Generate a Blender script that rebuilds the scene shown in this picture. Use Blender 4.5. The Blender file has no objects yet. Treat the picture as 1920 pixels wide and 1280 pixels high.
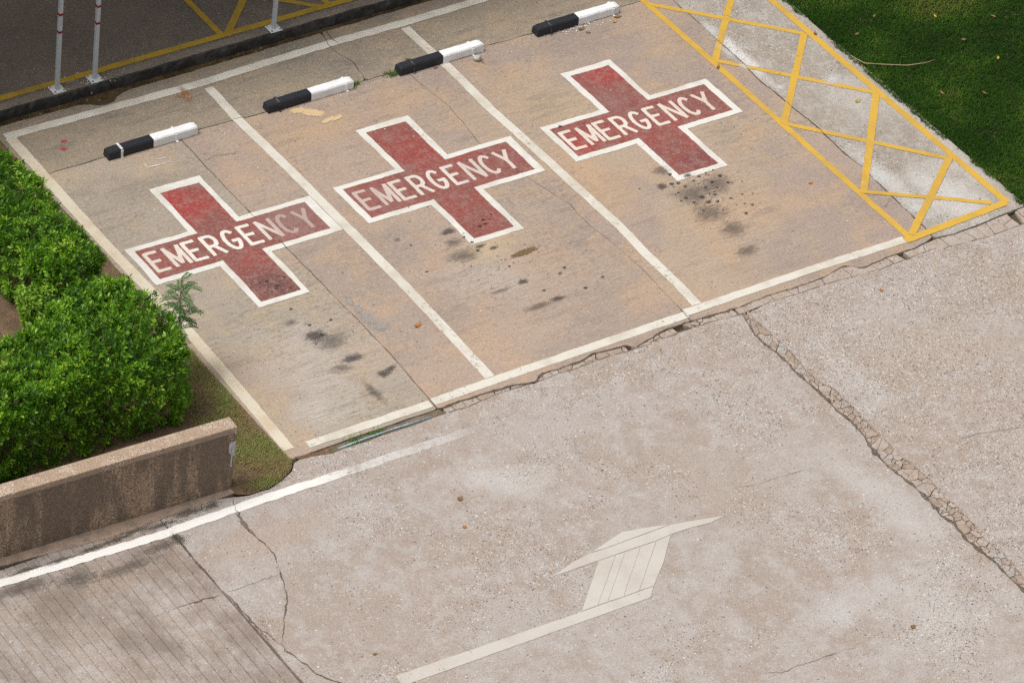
import bpy, bmesh, math, random
import numpy as np
from mathutils import Vector, Matrix, noise as mnoise

R = math.radians
scene = bpy.context.scene
COL = scene.collection

# ------------------------------------------------------------------ camera
cam_d = bpy.data.cameras.new('camera')
cam_o = bpy.data.objects.new('camera', cam_d)
COL.objects.link(cam_o)
right = Vector((0.82411361, -0.55685447, 0.10368153))
up = Vector((0.28054452, 0.56029581, 0.77933521))
fwd = Vector((0.49206863, 0.61317347, -0.61796988))
m = Matrix((right, up, -fwd)).transposed().to_4x4()
m.translation = Vector((-18.62892017, -26.43539263, 27.09294624))
cam_o.matrix_world = m
cam_d.sensor_width = 36.0
cam_d.lens = 148.97
cam_d.clip_start = 0.5
cam_d.clip_end = 3000
scene.camera = cam_o

# ------------------------------------------------------------------ sky, sun, exposure
SUN_EL, SUN_AZ = 64.0, -70.0       # azimuth measured from +y towards +x
world = bpy.data.worlds.new('World')
scene.world = world
world.use_nodes = True
wn = world.node_tree
wn.nodes.clear()
sky = wn.nodes.new('ShaderNodeTexSky')
sky.sky_type = 'NISHITA'
sky.sun_disc = False
sky.sun_elevation = R(SUN_EL)
sky.sun_rotation = R(SUN_AZ)
sky.air_density = 1.0
sky.dust_density = 5.0
sky.ozone_density = 1.0
hs = wn.nodes.new('ShaderNodeHueSaturation')   # a clouded sky has lost most of its blue
hs.inputs['Saturation'].default_value = 0.22
bg = wn.nodes.new('ShaderNodeBackground')
bg.inputs['Strength'].default_value = 0.12
wo = wn.nodes.new('ShaderNodeOutputWorld')
wn.links.new(sky.outputs[0], hs.inputs['Color'])
wn.links.new(hs.outputs[0], bg.inputs['Color'])
wn.links.new(bg.outputs[0], wo.inputs['Surface'])

sd = bpy.data.lights.new('sun', 'SUN')
sd.energy = 1.4
sd.angle = R(24)
sd.color = (1.0, 0.965, 0.91)
so = bpy.data.objects.new('sun', sd)
COL.objects.link(so)
sdir = Vector((math.sin(R(SUN_AZ)) * math.cos(R(SUN_EL)), math.cos(R(SUN_AZ)) * math.cos(R(SUN_EL)), math.sin(R(SUN_EL))))
so.rotation_euler = sdir.to_track_quat('Z', 'Y').to_euler()
so.location = sdir * 60

scene.render.engine = 'CYCLES'
scene.cycles.use_denoising = False
scene.view_settings.view_transform = 'Standard'
scene.view_settings.look = 'None'
scene.view_settings.gamma = 1.0
scene.view_settings.use_curve_mapping = False
scene.view_settings.exposure = 0.33

# ------------------------------------------------------------------ node helpers
class NT:
    def __init__(s, name):
        s.mat = bpy.data.materials.new(name)
        s.mat.use_nodes = True
        s.t = s.mat.node_tree
        s.t.nodes.clear()
        s.out = s.t.nodes.new('ShaderNodeOutputMaterial')
        s.geo = s.t.nodes.new('ShaderNodeNewGeometry')
        s.P = s.geo.outputs['Position']
    def n(s, typ, **kw):
        nd = s.t.nodes.new(typ)
        for k, v in kw.items():
            setattr(nd, k, v)
        return nd
    def put(s, sock, v):
        if isinstance(v, bpy.types.NodeSocket):
            s.t.links.new(v, sock)
        elif isinstance(v, (tuple, list)) and sock.type == 'RGBA':
            sock.default_value = (v[0], v[1], v[2], 1)
        else:
            sock.default_value = v
    def objcoord(s):
        return s.n('ShaderNodeTexCoord').outputs['Object']
    def mapping(s, vec, loc=(0, 0, 0), rot=(0, 0, 0), scale=(1, 1, 1), typ='POINT'):
        nd = s.n('ShaderNodeMapping', vector_type=typ)
        s.put(nd.inputs['Vector'], vec)
        nd.inputs['Location'].default_value = loc
        nd.inputs['Rotation'].default_value = rot
        nd.inputs['Scale'].default_value = scale
        return nd.outputs[0]
    def noise(s, scale, detail=4, rough=0.55, vec=None, dist=0.0, off=0.0):
        nd = s.n('ShaderNodeTexNoise')
        v = vec or s.P
        if off:
            v = s.mapping(v, loc=(off, off * 1.7, off * 0.6))
        s.put(nd.inputs['Vector'], v)
        nd.inputs['Scale'].default_value = scale
        nd.inputs['Detail'].default_value = detail
        nd.inputs['Roughness'].default_value = rough
        nd.inputs['Distortion'].default_value = dist
        return nd.outputs[0]
    def voro(s, scale, vec=None, feature='F1', rnd=1.0):
        nd = s.n('ShaderNodeTexVoronoi', feature=feature)
        s.put(nd.inputs['Vector'], vec or s.P)
        nd.inputs['Scale'].default_value = scale
        nd.inputs['Randomness'].default_value = rnd
        return nd
    def mr(s, v, a, b, c=0.0, d=1.0, smooth=True):
        nd = s.n('ShaderNodeMapRange', interpolation_type='SMOOTHSTEP' if smooth else 'LINEAR')
        s.put(nd.inputs['Value'], v)
        for k, x in (('From Min', a), ('From Max', b), ('To Min', c), ('To Max', d)):
            s.put(nd.inputs[k], x)
        return nd.outputs[0]
    def math(s, op, a, b=0.0, clamp=False):
        nd = s.n('ShaderNodeMath', operation=op, use_clamp=clamp)
        s.put(nd.inputs[0], a)
        s.put(nd.inputs[1], b)
        return nd.outputs[0]
    def mix(s, fac, a, b, blend='MIX'):
        nd = s.n('ShaderNodeMix', data_type='RGBA', blend_type=blend)
        s.put(nd.inputs[0], fac)
        s.put(nd.inputs[6], a)
        s.put(nd.inputs[7], b)
        return nd.outputs[2]
    def sep(s, v):
        nd = s.n('ShaderNodeSeparateXYZ')
        s.put(nd.inputs[0], v)
        return nd.outputs
    def blob(s, x, y, rx, ry, rot=0.0, soft=1.0, wob=None):
        # soft-edged patch of wear centred at (x, y) metres
        v = s.mapping(s.P, loc=(x, y, 0), rot=(0, 0, R(rot)), scale=(rx, ry, 1000), typ='TEXTURE')
        nd = s.n('ShaderNodeVectorMath', operation='LENGTH')
        s.put(nd.inputs[0], v)
        l = nd.outputs['Value']
        if wob is not None:
            l = s.math('ADD', l, s.math('MULTIPLY', s.math('SUBTRACT', wob, 0.5), 1.6))
        return s.mr(l, 1.0, 1.0 - soft, 0.0, 1.0)
    def attr(s, name):
        return s.n('ShaderNodeAttribute', attribute_name=name)
    def bump(s, h, strength=0.3, dist=0.01, nrm=None):
        nd = s.n('ShaderNodeBump')
        s.put(nd.inputs['Height'], h)
        nd.inputs['Strength'].default_value = strength
        nd.inputs['Distance'].default_value = dist
        if nrm is not None:
            s.put(nd.inputs['Normal'], nrm)
        return nd.outputs[0]
    def bsdf(s, color, rough=0.85, spec=0.25, normal=None, alpha=None, metal=0.0):
        b = s.n('ShaderNodeBsdfPrincipled')
        s.put(b.inputs['Base Color'], color)
        s.put(b.inputs['Roughness'], rough)
        s.put(b.inputs['Specular IOR Level'], spec)
        s.put(b.inputs['Metallic'], metal)
        if normal is not None:
            s.put(b.inputs['Normal'], normal)
        if alpha is not None:
            s.put(b.inputs['Alpha'], alpha)
        s.t.links.new(b.outputs[0], s.out.inputs['Surface'])
        return b

# ------------------------------------------------------------------ materials
def mat_bay(name, tan, grey, orange, dirt=0.5, off=0.0, blobs=()):
    s = NT(name)
    big = s.noise(0.55, 5, 0.6, off=off + 1)
    med = s.noise(1.9, 6, 0.62, off=off + 5, dist=0.4)
    c = s.mix(s.mr(big, 0.44, 0.56), tan, grey)
    c = s.mix(s.mr(med, 0.47, 0.64, 0, 0.62), c, orange)
    for (x, y, rx, ry, rot, col, k) in blobs:
        c = s.mix(s.math('MULTIPLY', s.blob(x, y, rx, ry, rot, 0.9, med), k), c, col)
    # wheel grime dragged along the broom marks
    st = s.noise(1.0, 7, 0.66, vec=s.mapping(s.P, scale=(1.3, 7.0, 1), loc=(off, off, 0)))
    sm = s.noise(0.9, 3, 0.5, off=off + 9)
    g = s.math('MULTIPLY', s.mr(st, 0.49, 0.66), s.mr(sm, 0.42, 0.58, 0.05, 1.0))
    c = s.mix(s.math('MULTIPLY', g, dirt), c, (0.145, 0.125, 0.105))
    fine = s.noise(1.0, 6, 0.75, vec=s.mapping(s.P, scale=(26, 34, 1)))
    c = s.mix(s.mr(fine, 0.54, 0.72, 0, 0.50), c, (0.17, 0.14, 0.115))
    c = s.mix(s.mr(fine, 0.46, 0.28, 0, 0.55), c, (0.58, 0.51, 0.43))
    grain = s.noise(120, 3, 0.8)
    c = s.mix(s.mr(grain, 0.53, 0.66, 0, 0.55), c, (0.19, 0.155, 0.125))
    c = s.mix(s.mr(grain, 0.46, 0.33, 0, 0.50), c, (0.62, 0.54, 0.45))
    g3 = s.noise(36, 5, 0.8, off=off)
    c = s.mix(s.mr(g3, 0.52, 0.66, 0, 0.42), c, (0.19, 0.155, 0.12))
    c = s.mix(s.mr(g3, 0.47, 0.34, 0, 0.38), c, (0.56, 0.48, 0.385))
    pep = s.noise(1.0, 7, 0.82, vec=s.mapping(s.P, scale=(13, 24, 1), loc=(off, 2, 0)))
    pm = s.mr(s.noise(0.75, 5, 0.6, off=off + 19, dist=0.6), 0.44, 0.62)
    c = s.mix(s.math('MULTIPLY', s.math('MULTIPLY', s.mr(pep, 0.50, 0.62), pm), 0.42 + 0.3 * dirt), c, (0.135, 0.12, 0.10))
    broom = s.noise(1.0, 3, 0.6, vec=s.mapping(s.P, scale=(3.0, 90.0, 1)))
    bm_ = s.mr(s.noise(0.8, 3, 0.5, off=off + 15), 0.40, 0.60, 0.25, 1.0)
    c = s.mix(s.math('MULTIPLY', s.mr(broom, 0.46, 0.64, 0.0, 0.42), bm_), c, (0.19, 0.16, 0.135))
    v = s.voro(38)
    rc = s.sep(v.outputs['Color'])
    dot = s.math('MULTIPLY', s.math('LESS_THAN', v.outputs['Distance'], s.math('MULTIPLY', rc[1], 0.34)), s.math('GREATER_THAN', rc[0], 0.86))
    c = s.mix(s.math('MULTIPLY', dot, 0.7), c, (0.10, 0.085, 0.075))
    v2 = s.voro(9.0)
    r2 = s.sep(v2.outputs['Color'])
    spot = s.math('MULTIPLY', s.math('LESS_THAN', v2.outputs['Distance'], s.math('MULTIPLY', r2[1], 0.13)), s.math('GREATER_THAN', r2[0], 0.78))
    c = s.mix(s.math('MULTIPLY', spot, 0.65), c, (0.08, 0.07, 0.065))
    chip = s.math('MULTIPLY', s.math('LESS_THAN', v2.outputs['Distance'], 0.05), s.math('LESS_THAN', r2[0], 0.07))
    c = s.mix(chip, c, (0.68, 0.65, 0.6))
    b1 = s.bump(broom, 0.35, 0.004)
    b2 = s.bump(fine, 0.4, 0.004, b1)
    s.bsdf(c, 0.88, 0.2, b2)
    return s.mat

def mat_drive(name, off=0.0, blobs=(), agg=(0.42, 0.62), dark=0.0, pal=((0.350, 0.290, 0.250), (0.368, 0.325, 0.296), (0.308, 0.243, 0.198), (0.415, 0.388, 0.363), (0.290, 0.231, 0.19))):
    s = NT(name)
    big = s.noise(0.42, 6, 0.62, off=off + 2, dist=0.3)
    med = s.noise(1.25, 7, 0.66, off=off + 7, dist=0.5)
    sm = s.noise(4.5, 6, 0.7, off=off + 3)
    c = s.mix(s.mr(big, 0.42, 0.58), pal[0], pal[1])
    c = s.mix(s.mr(med, 0.47, 0.58, 0, 0.70), c, pal[2])
    c = s.mix(s.mr(sm, 0.50, 0.62, 0, 0.62), c, pal[3])
    c = s.mix(s.mr(sm, 0.47, 0.36, 0, 0.55), c, pal[4])
    sm2 = s.noise(11, 5, 0.7, off=off + 6)
    c = s.mix(s.mr(sm2, 0.51, 0.64, 0, 0.40), c, pal[3])
    c = s.mix(s.mr(sm2, 0.48, 0.36, 0, 0.40), c, pal[2])
    for (x, y, rx, ry, rot, col, k) in blobs:
        c = s.mix(s.math('MULTIPLY', s.blob(x, y, rx, ry, rot, 0.9, s.noise(2.2, 6, 0.7, off=off + x)), k), c, col)
    grain = s.noise(75, 4, 0.7)
    c = s.mix(s.mr(grain, 0.53, 0.70, 0, 0.55), c, (0.20, 0.155, 0.125))
    c = s.mix(s.mr(grain, 0.46, 0.30, 0, 0.50), c, (0.60, 0.55, 0.51))
    g3 = s.noise(38, 5, 0.8, off=off)
    c = s.mix(s.mr(g3, 0.52, 0.66, 0, 0.55), c, (0.215, 0.165, 0.135))
    c = s.mix(s.mr(g3, 0.47, 0.34, 0, 0.50), c, (0.55, 0.51, 0.475))
    g2 = s.noise(150, 2, 0.8)
    c = s.mix(s.mr(g2, 0.54, 0.66, 0, 0.45), c, (0.21, 0.165, 0.14))
    c = s.mix(s.mr(g2, 0.44, 0.33, 0, 0.40), c, (0.68, 0.62, 0.56))
    # worn areas show their aggregate
    aggm = s.math('MAXIMUM', s.mr(s.noise(0.8, 5, 0.65, off=off + 13, dist=0.4), agg[0], agg[1], 0.0, 1.0), 0.06)
    for sc, thr, rad, ox in ((46, 0.62, 0.42, 0.0), (27, 0.62, 0.30, 3.3), (80, 0.75, 0.48, 6.1)):
        v = s.voro(sc, s.mapping(s.P, loc=(ox, ox * 2, 0), scale=(1, 1, 0.1)))
        rc = s.sep(v.outputs['Color'])
        inside = s.math('LESS_THAN', v.outputs['Distance'], s.math('MULTIPLY', s.mr(rc[1], 0, 1, 0.35, 1, False), rad))
        on = s.math('LESS_THAN', rc[0], s.math('MULTIPLY', aggm, thr))
        dotc = s.mix(s.math('GREATER_THAN', rc[2], 0.42), (0.075, 0.07, 0.075), s.mix(s.math('GREATER_THAN', rc[2], 0.72), (0.19, 0.125, 0.085), s.mix(s.math('GREATER_THAN', rc[2], 0.88), (0.50, 0.33, 0.19), (0.62, 0.58, 0.52))))
        c = s.mix(s.math('MULTIPLY', s.math('MULTIPLY', inside, on), 0.8), c, dotc)
    if dark:
        dm = s.noise(1.6, 6, 0.7, vec=s.mapping(s.P, scale=(1, 0.6, 1), loc=(4, 2, 0)))
        c = s.mix(s.mr(dm, 0.40, 0.66, 0, dark), c, (0.175, 0.135, 0.11))
    bm = s.bump(grain, 0.35, 0.005)
    s.bsdf(c, 0.88, 0.2, s.bump(sm, 0.25, 0.02, bm))
    return s.mat

def mat_paint(name, col, dirty, wear=0.60, wsoft=0.08, wscale=14, dirtk=0.7, edge=None, fade=None):
    s = NT(name)
    n1 = s.noise(2.6, 6, 0.65, off=2.2)
    n2 = s.noise(22, 5, 0.7)
    c = s.mix(s.mr(n1, 0.42, 0.66, 0, dirtk), col, dirty)
    c = s.mix(s.mr(n2, 0.52, 0.72, 0, 0.45), c, dirty)
    w = s.noise(wscale, 9, 0.74, off=4.4)
    w = s.math('ADD', s.math('MULTIPLY', w, 0.7), s.math('MULTIPLY', s.noise(1.4, 3, 0.5, off=8), 0.3))
    a = s.mr(w, wear, wear + wsoft, 1.0, 0.0)
    if fade is not None:      # worn thin along x between two places
        px = s.sep(s.P)[0]
        f = s.mr(px, fade[0], fade[1], 0.0, 1.0)
        th = s.mr(f, 0, 1, wear, fade[2], False)
        a = s.mr(w, th, s.math('ADD', th, s.mr(f, 0, 1, wsoft, 0.32, False)), 1.0, 0.0)
        a = s.math('MULTIPLY', a, s.mr(f, 0, 1, 1.0, 0.62))
        a = s.math('MULTIPLY', a, s.mr(px, 1.0, 2.3, 1.0, 0.0))
    b = s.bsdf(c, 0.72, 0.3, s.bump(n2, 0.25, 0.003), alpha=a)
    return s.mat

def mat_letter(name, stops):
    # lettering whose paint has thinned along the word
    s = NT(name)
    x0, x1 = stops[0][0], stops[-1][0]
    rp = s.n('ShaderNodeValToRGB')
    n0 = s.noise(5, 4, 0.6)
    f = s.mr(s.math('ADD', s.sep(s.P)[0], s.math('MULTIPLY', s.math('SUBTRACT', n0, 0.5), 0.35)), x0, x1, 0, 1, False)
    s.put(rp.inputs[0], f)
    el = rp.color_ramp.elements
    while len(el) < len(stops):
        el.new(0.5)
    for e, (x, col) in zip(el, stops):
        e.position = (x - x0) / (x1 - x0)
        e.color = (col[0], col[1], col[2], 1)
    n1 = s.noise(14, 6, 0.75)
    n2 = s.noise(55, 4, 0.75)
    c = s.mix(s.mr(n1, 0.5, 0.70, 0, 0.45), rp.outputs[0], (0.44, 0.34, 0.29))
    c = s.mix(s.mr(n2, 0.54, 0.70, 0, 0.45), c, (0.40, 0.28, 0.24))
    w = s.noise(26, 8, 0.75, off=4)
    s.bsdf(c, 0.72, 0.3, alpha=s.mr(w, 0.62, 0.70, 1.0, 0.0))
    return s.mat

def mat_red(name, off, blobs):
    s = NT(name)
    n1 = s.noise(2.2, 6, 0.65, off=off)
    n2 = s.noise(9, 7, 0.72, off=off + 3)
    c = s.mix(s.mr(n1, 0.36, 0.62), (0.262, 0.062, 0.048), (0.205, 0.074, 0.060))
    for (x, y, rx, ry, rot, col, k) in blobs:
        c = s.mix(s.math('MULTIPLY', s.blob(x, y, rx, ry, rot, 0.85, n1), k), c, col)
    c = s.mix(s.mr(n2, 0.49, 0.60, 0, 0.62), c, (0.265, 0.145, 0.125))
    c = s.mix(s.mr(n2, 0.46, 0.32, 0, 0.55), c, (0.15, 0.04, 0.036))
    n3 = s.noise(30, 6, 0.8, off=off)
    c = s.mix(s.mr(n3, 0.51, 0.61, 0, 0.62), c, (0.32, 0.185, 0.155))
    c = s.mix(s.mr(n3, 0.46, 0.34, 0, 0.45), c, (0.12, 0.035, 0.032))
    g = s.noise(70, 4, 0.75)
    c = s.mix(s.mr(g, 0.57, 0.70, 0, 0.55), c, (0.40, 0.27, 0.235))
    c = s.mix(s.mr(g, 0.42, 0.30, 0, 0.4), c, (0.11, 0.03, 0.03))
    s.bsdf(c, 0.68, 0.35, s.bump(g, 0.3, 0.003))
    return s.mat

def mat_stain(name, col, k=0.8, nscale=9.0, lo=0.30, hi=0.62):
    s = NT(name)
    a = s.attr('a').outputs['Fac']
    n = s.noise(1.0, 8, 0.82, vec=s.mapping(s.P, scale=(nscale * 1.3, nscale * 3.0, 1)))
    e = s.math('ADD', a, s.math('MULTIPLY', s.math('SUBTRACT', n, 0.5), 2.2))
    al = s.math('MULTIPLY', s.mr(e, lo, hi), k)
    al = s.math('MULTIPLY', al, s.mr(a, 0.0, 0.12))
    s.bsdf(col, 0.55, 0.4, alpha=al)
    return s.mat

def mat_plain(name, col, col2, scale=20, rough=0.8, spec=0.3, bump=0.2, objspace=False, lo=0.42, hi=0.66):
    s = NT(name)
    v = s.objcoord() if objspace else None
    n = s.noise(scale, 6, 0.68, vec=v)
    c = s.mix(s.mr(n, lo, hi), col, col2)
    s.bsdf(c, rough, spec, s.bump(n, bump, 0.004))
    return s.mat

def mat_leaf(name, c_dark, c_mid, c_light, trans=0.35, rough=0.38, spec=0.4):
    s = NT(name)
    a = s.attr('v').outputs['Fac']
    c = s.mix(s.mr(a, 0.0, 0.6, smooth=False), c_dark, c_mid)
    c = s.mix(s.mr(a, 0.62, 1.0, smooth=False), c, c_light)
    d = s.n('ShaderNodeBsdfPrincipled')
    s.put(d.inputs['Base Color'], c)
    d.inputs['Roughness'].default_value = rough
    d.inputs['Specular IOR Level'].default_value = spec
    t = s.n('ShaderNodeBsdfTranslucent')
    s.put(t.inputs['Color'], s.mix(0.5, c, (0.16, 0.30, 0.03)))
    mx = s.n('ShaderNodeMixShader')
    mx.inputs[0].default_value = trans
    s.t.links.new(d.outputs[0], mx.inputs[1])
    s.t.links.new(t.outputs[0], mx.inputs[2])
    s.t.links.new(mx.outputs[0], s.out.inputs['Surface'])
    return s.mat

def mat_soil(name, c1, c2, c3):
    s = NT(name)
    n1 = s.noise(3.5, 6, 0.7)
    n2 = s.noise(30, 6, 0.75)
    c = s.mix(s.mr(n1, 0.4, 0.62), c1, c2)
    c = s.mix(s.mr(n2, 0.54, 0.68, 0, 0.8), c, c3)
    v = s.voro(24)
    rc = s.sep(v.outputs['Color'])
    pe = s.math('MULTIPLY', s.math('LESS_THAN', v.outputs['Distance'], 0.32), s.math('GREATER_THAN', rc[0], 0.90))
    c = s.mix(s.math('MULTIPLY', pe, 0.6), c, (0.30, 0.24, 0.18))
    s.bsdf(c, 0.95, 0.1, s.bump(n2, 0.9, 0.02))
    return s.mat

def mat_pebble(name, tones, scale=95):
    # washed aggregate render: small rounded stones set in mortar, with rain streaks
    s = NT(name)
    v = s.voro(scale)
    rc = s.sep(v.outputs['Color'])
    c = s.mix(s.math('GREATER_THAN', rc[0], 0.30), tones[0], tones[1])
    c = s.mix(s.math('GREATER_THAN', rc[0], 0.58), c, tones[2])
    c = s.mix(s.math('GREATER_THAN', rc[0], 0.82), c, tones[3])
    gap = s.mr(v.outputs['Distance'], 0.36, 0.58)
    c = s.mix(s.math('MULTIPLY', gap, 0.75), c, tones[4])
    st = s.noise(1.0, 5, 0.6, vec=s.mapping(s.P, scale=(4.2, 4.2, 0.9)))
    c = s.mix(s.mr(st, 0.44, 0.58, 0, 0.72), c, tones[5])
    c = s.mix(s.mr(st, 0.42, 0.30, 0, 0.30), c, (0.44, 0.31, 0.20))
    h = s.math('SUBTRACT', 1.0, v.outputs['Distance'])
    s.bsdf(c, 0.7, 0.3, s.bump(h, 0.8, 0.006))
    return s.mat

def mat_mask_paint(name, col, chip, thr=0.63, scale=24):
    # enamel on an object with chips through to what lies under it
    s = NT(name)
    v = s.objcoord()
    n = s.noise(scale, 7, 0.72, vec=v)
    d = s.noise(6, 5, 0.6, vec=v)
    c = s.mix(s.mr(d, 0.45, 0.7, 0, 0.35), col, tuple(x * 0.72 + 0.02 for x in col))
    c = s.mix(s.mr(n, thr, thr + 0.03), c, chip)
    s.bsdf(c, 0.5, 0.28, s.bump(n, 0.25, 0.004))
    return s.mat

TAN, GREY, ORG = (0.388, 0.290, 0.218), (0.322, 0.249, 0.209), (0.448, 0.300, 0.182)
M = {}
PALE = (0.46, 0.41, 0.36)
M['bay1a'] = mat_bay('bay_concrete_worn', TAN, (0.35, 0.295, 0.235), (0.43, 0.335, 0.22), 0.40, 3.0,
                     [(0.9, 1.1, 0.9, 1.1, 0, PALE, 0.7), (0.6, 0.35, 0.6, 0.4, 0, PALE, 0.8), (1.0, 4.4, 0.9, 0.4, 0, (0.24, 0.20, 0.155), 0.6)])
M['bay1b'] = mat_bay('bay_concrete_pink', (0.378, 0.281, 0.218), (0.325, 0.252, 0.205), (0.435, 0.295, 0.195), 0.40, 11.0,
                     [(3.3, 1.6, 0.7, 0.8, 0, PALE, 0.5), (3.6, 1.9, 0.7, 0.35, 10, (0.47, 0.345, 0.20), 0.7), (3.0, 4.5, 1.0, 0.35, 0, ORG, 0.7), (4.2, 4.6, 0.5, 0.4, 0, ORG, 0.7)])
M['bay2b'] = mat_bay('bay_concrete_tan', (0.392, 0.294, 0.215), (0.328, 0.250, 0.209), ORG, 0.42, 23.0,
                     [(5.3, 2.4, 0.5, 1.0, 0, ORG, 0.85), (6.5, 1.2, 1.0, 0.5, 0, ORG, 0.6), (5.8, 3.7, 0.5, 0.6, 0, (0.42, 0.32, 0.21), 0.7), (6.6, 4.7, 1.2, 0.5, 0, (0.30, 0.235, 0.20), 0.9)])
M['rear'] = mat_bay('rear_strip_concrete', (0.285, 0.23, 0.165), (0.24, 0.20, 0.155), (0.36, 0.27, 0.175), 0.7, 31.0)
M['yard'] = mat_drive('hatched_concrete', 41.0, [(8.75, 0.5, 0.6, 0.8, 0, (0.55, 0.535, 0.51), 0.75), (8.95, 2.4, 0.5, 0.7, 20, (0.48, 0.46, 0.435), 0.5), (8.25, 3.7, 0.14, 0.9, 0, (0.66, 0.65, 0.63), 0.9), (9.3, 1.4, 0.16, 2.0, 0, (0.43, 0.40, 0.365), 0.8), (8.3, 1.0, 0.2, 0.9, 0, (0.56, 0.545, 0.52), 0.7)], (0.46, 0.7), 0.0, ((0.305, 0.262, 0.215), (0.33, 0.298, 0.26), (0.262, 0.222, 0.178), (0.42, 0.395, 0.36), (0.248, 0.212, 0.172)))
WH = (0.50, 0.485, 0.465)
M['drive'] = mat_drive('driveway_concrete', 0.0, [
    (4.3, -4.9, 0.9, 0.8, 0, WH, 0.42), (3.6, -4.4, 0.7, 0.35, 20, (0.50, 0.485, 0.47), 0.45), (4.9, -3.4, 0.35, 1.6, 0, (0.45, 0.425, 0.40), 0.7), (1.6, -1.3, 0.7, 0.4, -30, WH, 0.6), (-0.9, -1.0, 0.9, 0.45, 0, (0.37, 0.29, 0.24), 0.7),
    (0.3, -0.75, 1.2, 0.3, 0, (0.35, 0.295, 0.258), 0.6), (3.5, -2.4, 1.0, 0.9, 0, (0.335, 0.268, 0.22), 0.6), (2.6, -0.9, 1.0, 0.4, 0, (0.385, 0.34, 0.312), 0.7), (-0.6, -2.5, 0.7, 0.5, 0, (0.33, 0.275, 0.24), 0.5)], (0.44, 0.66))
M['drive2'] = mat_drive('driveway_concrete_aggregate', 17.0, [
    (6.5, -0.9, 0.8, 0.35, 0, (0.39, 0.35, 0.32), 0.7), (8.4, -1.2, 0.7, 0.6, 0, (0.315, 0.255, 0.20), 0.7), (5.85, -1.6, 0.3, 1.2, 0, WH, 0.3), (6.9, -1.6, 1.4, 0.9, 0, (0.35, 0.285, 0.23), 0.5)], (0.30, 0.52))
M['groove'] = mat_drive('grooved_concrete', 29.0, [(-2.6, -0.8, 1.2, 0.4, 0, (0.25, 0.185, 0.135), 0.7), (-3.3, -1.2, 0.8, 0.6, 0, (0.26, 0.21, 0.17), 0.6)], (0.62, 0.8), 0.75)
M['mortar'] = mat_drive('mortar_patch', 71.0, (), (0.7, 0.9), 0.0, ((0.375, 0.30, 0.245), (0.365, 0.305, 0.26), (0.335, 0.255, 0.195), (0.415, 0.36, 0.315), (0.305, 0.235, 0.185)))
M['mortar_grey'] = mat_plain('mortar_patch_grey', (0.37, 0.345, 0.32), (0.29, 0.265, 0.24), 16)
M['mortar_brown'] = mat_plain('mortar_patch_brown', (0.34, 0.265, 0.21), (0.26, 0.195, 0.15), 16)
M['dirt'] = mat_plain('crack_dirt', (0.085, 0.066, 0.05), (0.17, 0.13, 0.10), 30)
M['hair'] = mat_plain('hairline_dirt', (0.15, 0.12, 0.095), (0.24, 0.19, 0.15), 14)
M['base'] = mat_soil('joint_soil', (0.105, 0.083, 0.055), (0.07, 0.06, 0.035), (0.17, 0.135, 0.095))
M['soil'] = mat_soil('bed_soil', (0.19, 0.125, 0.078), (0.13, 0.088, 0.055), (0.26, 0.18, 0.11))
M['joint_fill'] = mat_soil('joint_fill_soil', (0.22, 0.17, 0.125), (0.15, 0.12, 0.08), (0.30, 0.245, 0.19))
M['redsoil'] = mat_soil('washed_soil', (0.22, 0.125, 0.075), (0.16, 0.095, 0.06), (0.26, 0.17, 0.11))
M['gutter'] = mat_soil('gutter_litter', (0.115, 0.078, 0.035), (0.05, 0.034, 0.018), (0.16, 0.105, 0.05))
M['ground'] = mat_soil('ground_soil', (0.20, 0.16, 0.11), (0.15, 0.12, 0.08), (0.24, 0.19, 0.13))
M['white'] = mat_paint('white_line_paint', (0.61, 0.575, 0.50), (0.47, 0.42, 0.345), 0.575, 0.09, 24, 0.75)
M['white2'] = mat_paint('white_thick_paint', (0.655, 0.635, 0.58), (0.50, 0.465, 0.40), 0.585, 0.09, 24, 0.65)
M['white_road'] = mat_paint('white_road_paint', (0.76, 0.74, 0.70), (0.66, 0.61, 0.55), 0.64, 0.05, 12, 0.4, fade=(-0.7, 1.2, 0.40))
LW, LC, LF, LG = (0.70, 0.665, 0.60), (0.62, 0.54, 0.46), (0.50, 0.39, 0.34), (0.38, 0.275, 0.24)
M['letter1'] = mat_letter('letter_paint_a', [(0.2, LC), (0.6, (0.64, 0.56, 0.49)), (0.75, LW), (1.50, LW), (1.72, LF), (1.85, LG), (2.3, (0.41, 0.31, 0.27))])
M['letter2'] = mat_letter('letter_paint_b', [(2.75, LF), (3.05, (0.47, 0.375, 0.33)), (3.35, (0.60, 0.53, 0.46)), (3.9, (0.62, 0.57, 0.51)), (4.25, (0.52, 0.45, 0.40)), (4.9, LC)])
M['letter3'] = mat_letter('letter_paint_c', [(5.4, (0.66, 0.60, 0.52)), (5.7, LC), (6.3, (0.67, 0.61, 0.53)), (7.0, LC), (7.5, (0.58, 0.49, 0.41))])
M['edge_paint'] = mat_paint('edge_line_paint', (0.60, 0.535, 0.42), (0.50, 0.40, 0.275), 0.63, 0.06, 14, 0.8)
M['yellow'] = mat_paint('yellow_paint', (0.57, 0.345, 0.048), (0.44, 0.275, 0.06), 0.585, 0.09, 22, 0.7)
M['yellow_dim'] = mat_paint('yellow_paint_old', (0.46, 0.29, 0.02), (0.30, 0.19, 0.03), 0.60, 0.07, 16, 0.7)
M['arrow'] = mat_paint('arrow_paint', (0.51, 0.47, 0.42), (0.435, 0.39, 0.34), 0.565, 0.14, 26, 0.7)
BR, FD, DK = (0.34, 0.035, 0.032), (0.24, 0.135, 0.12), (0.11, 0.05, 0.045)
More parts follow.
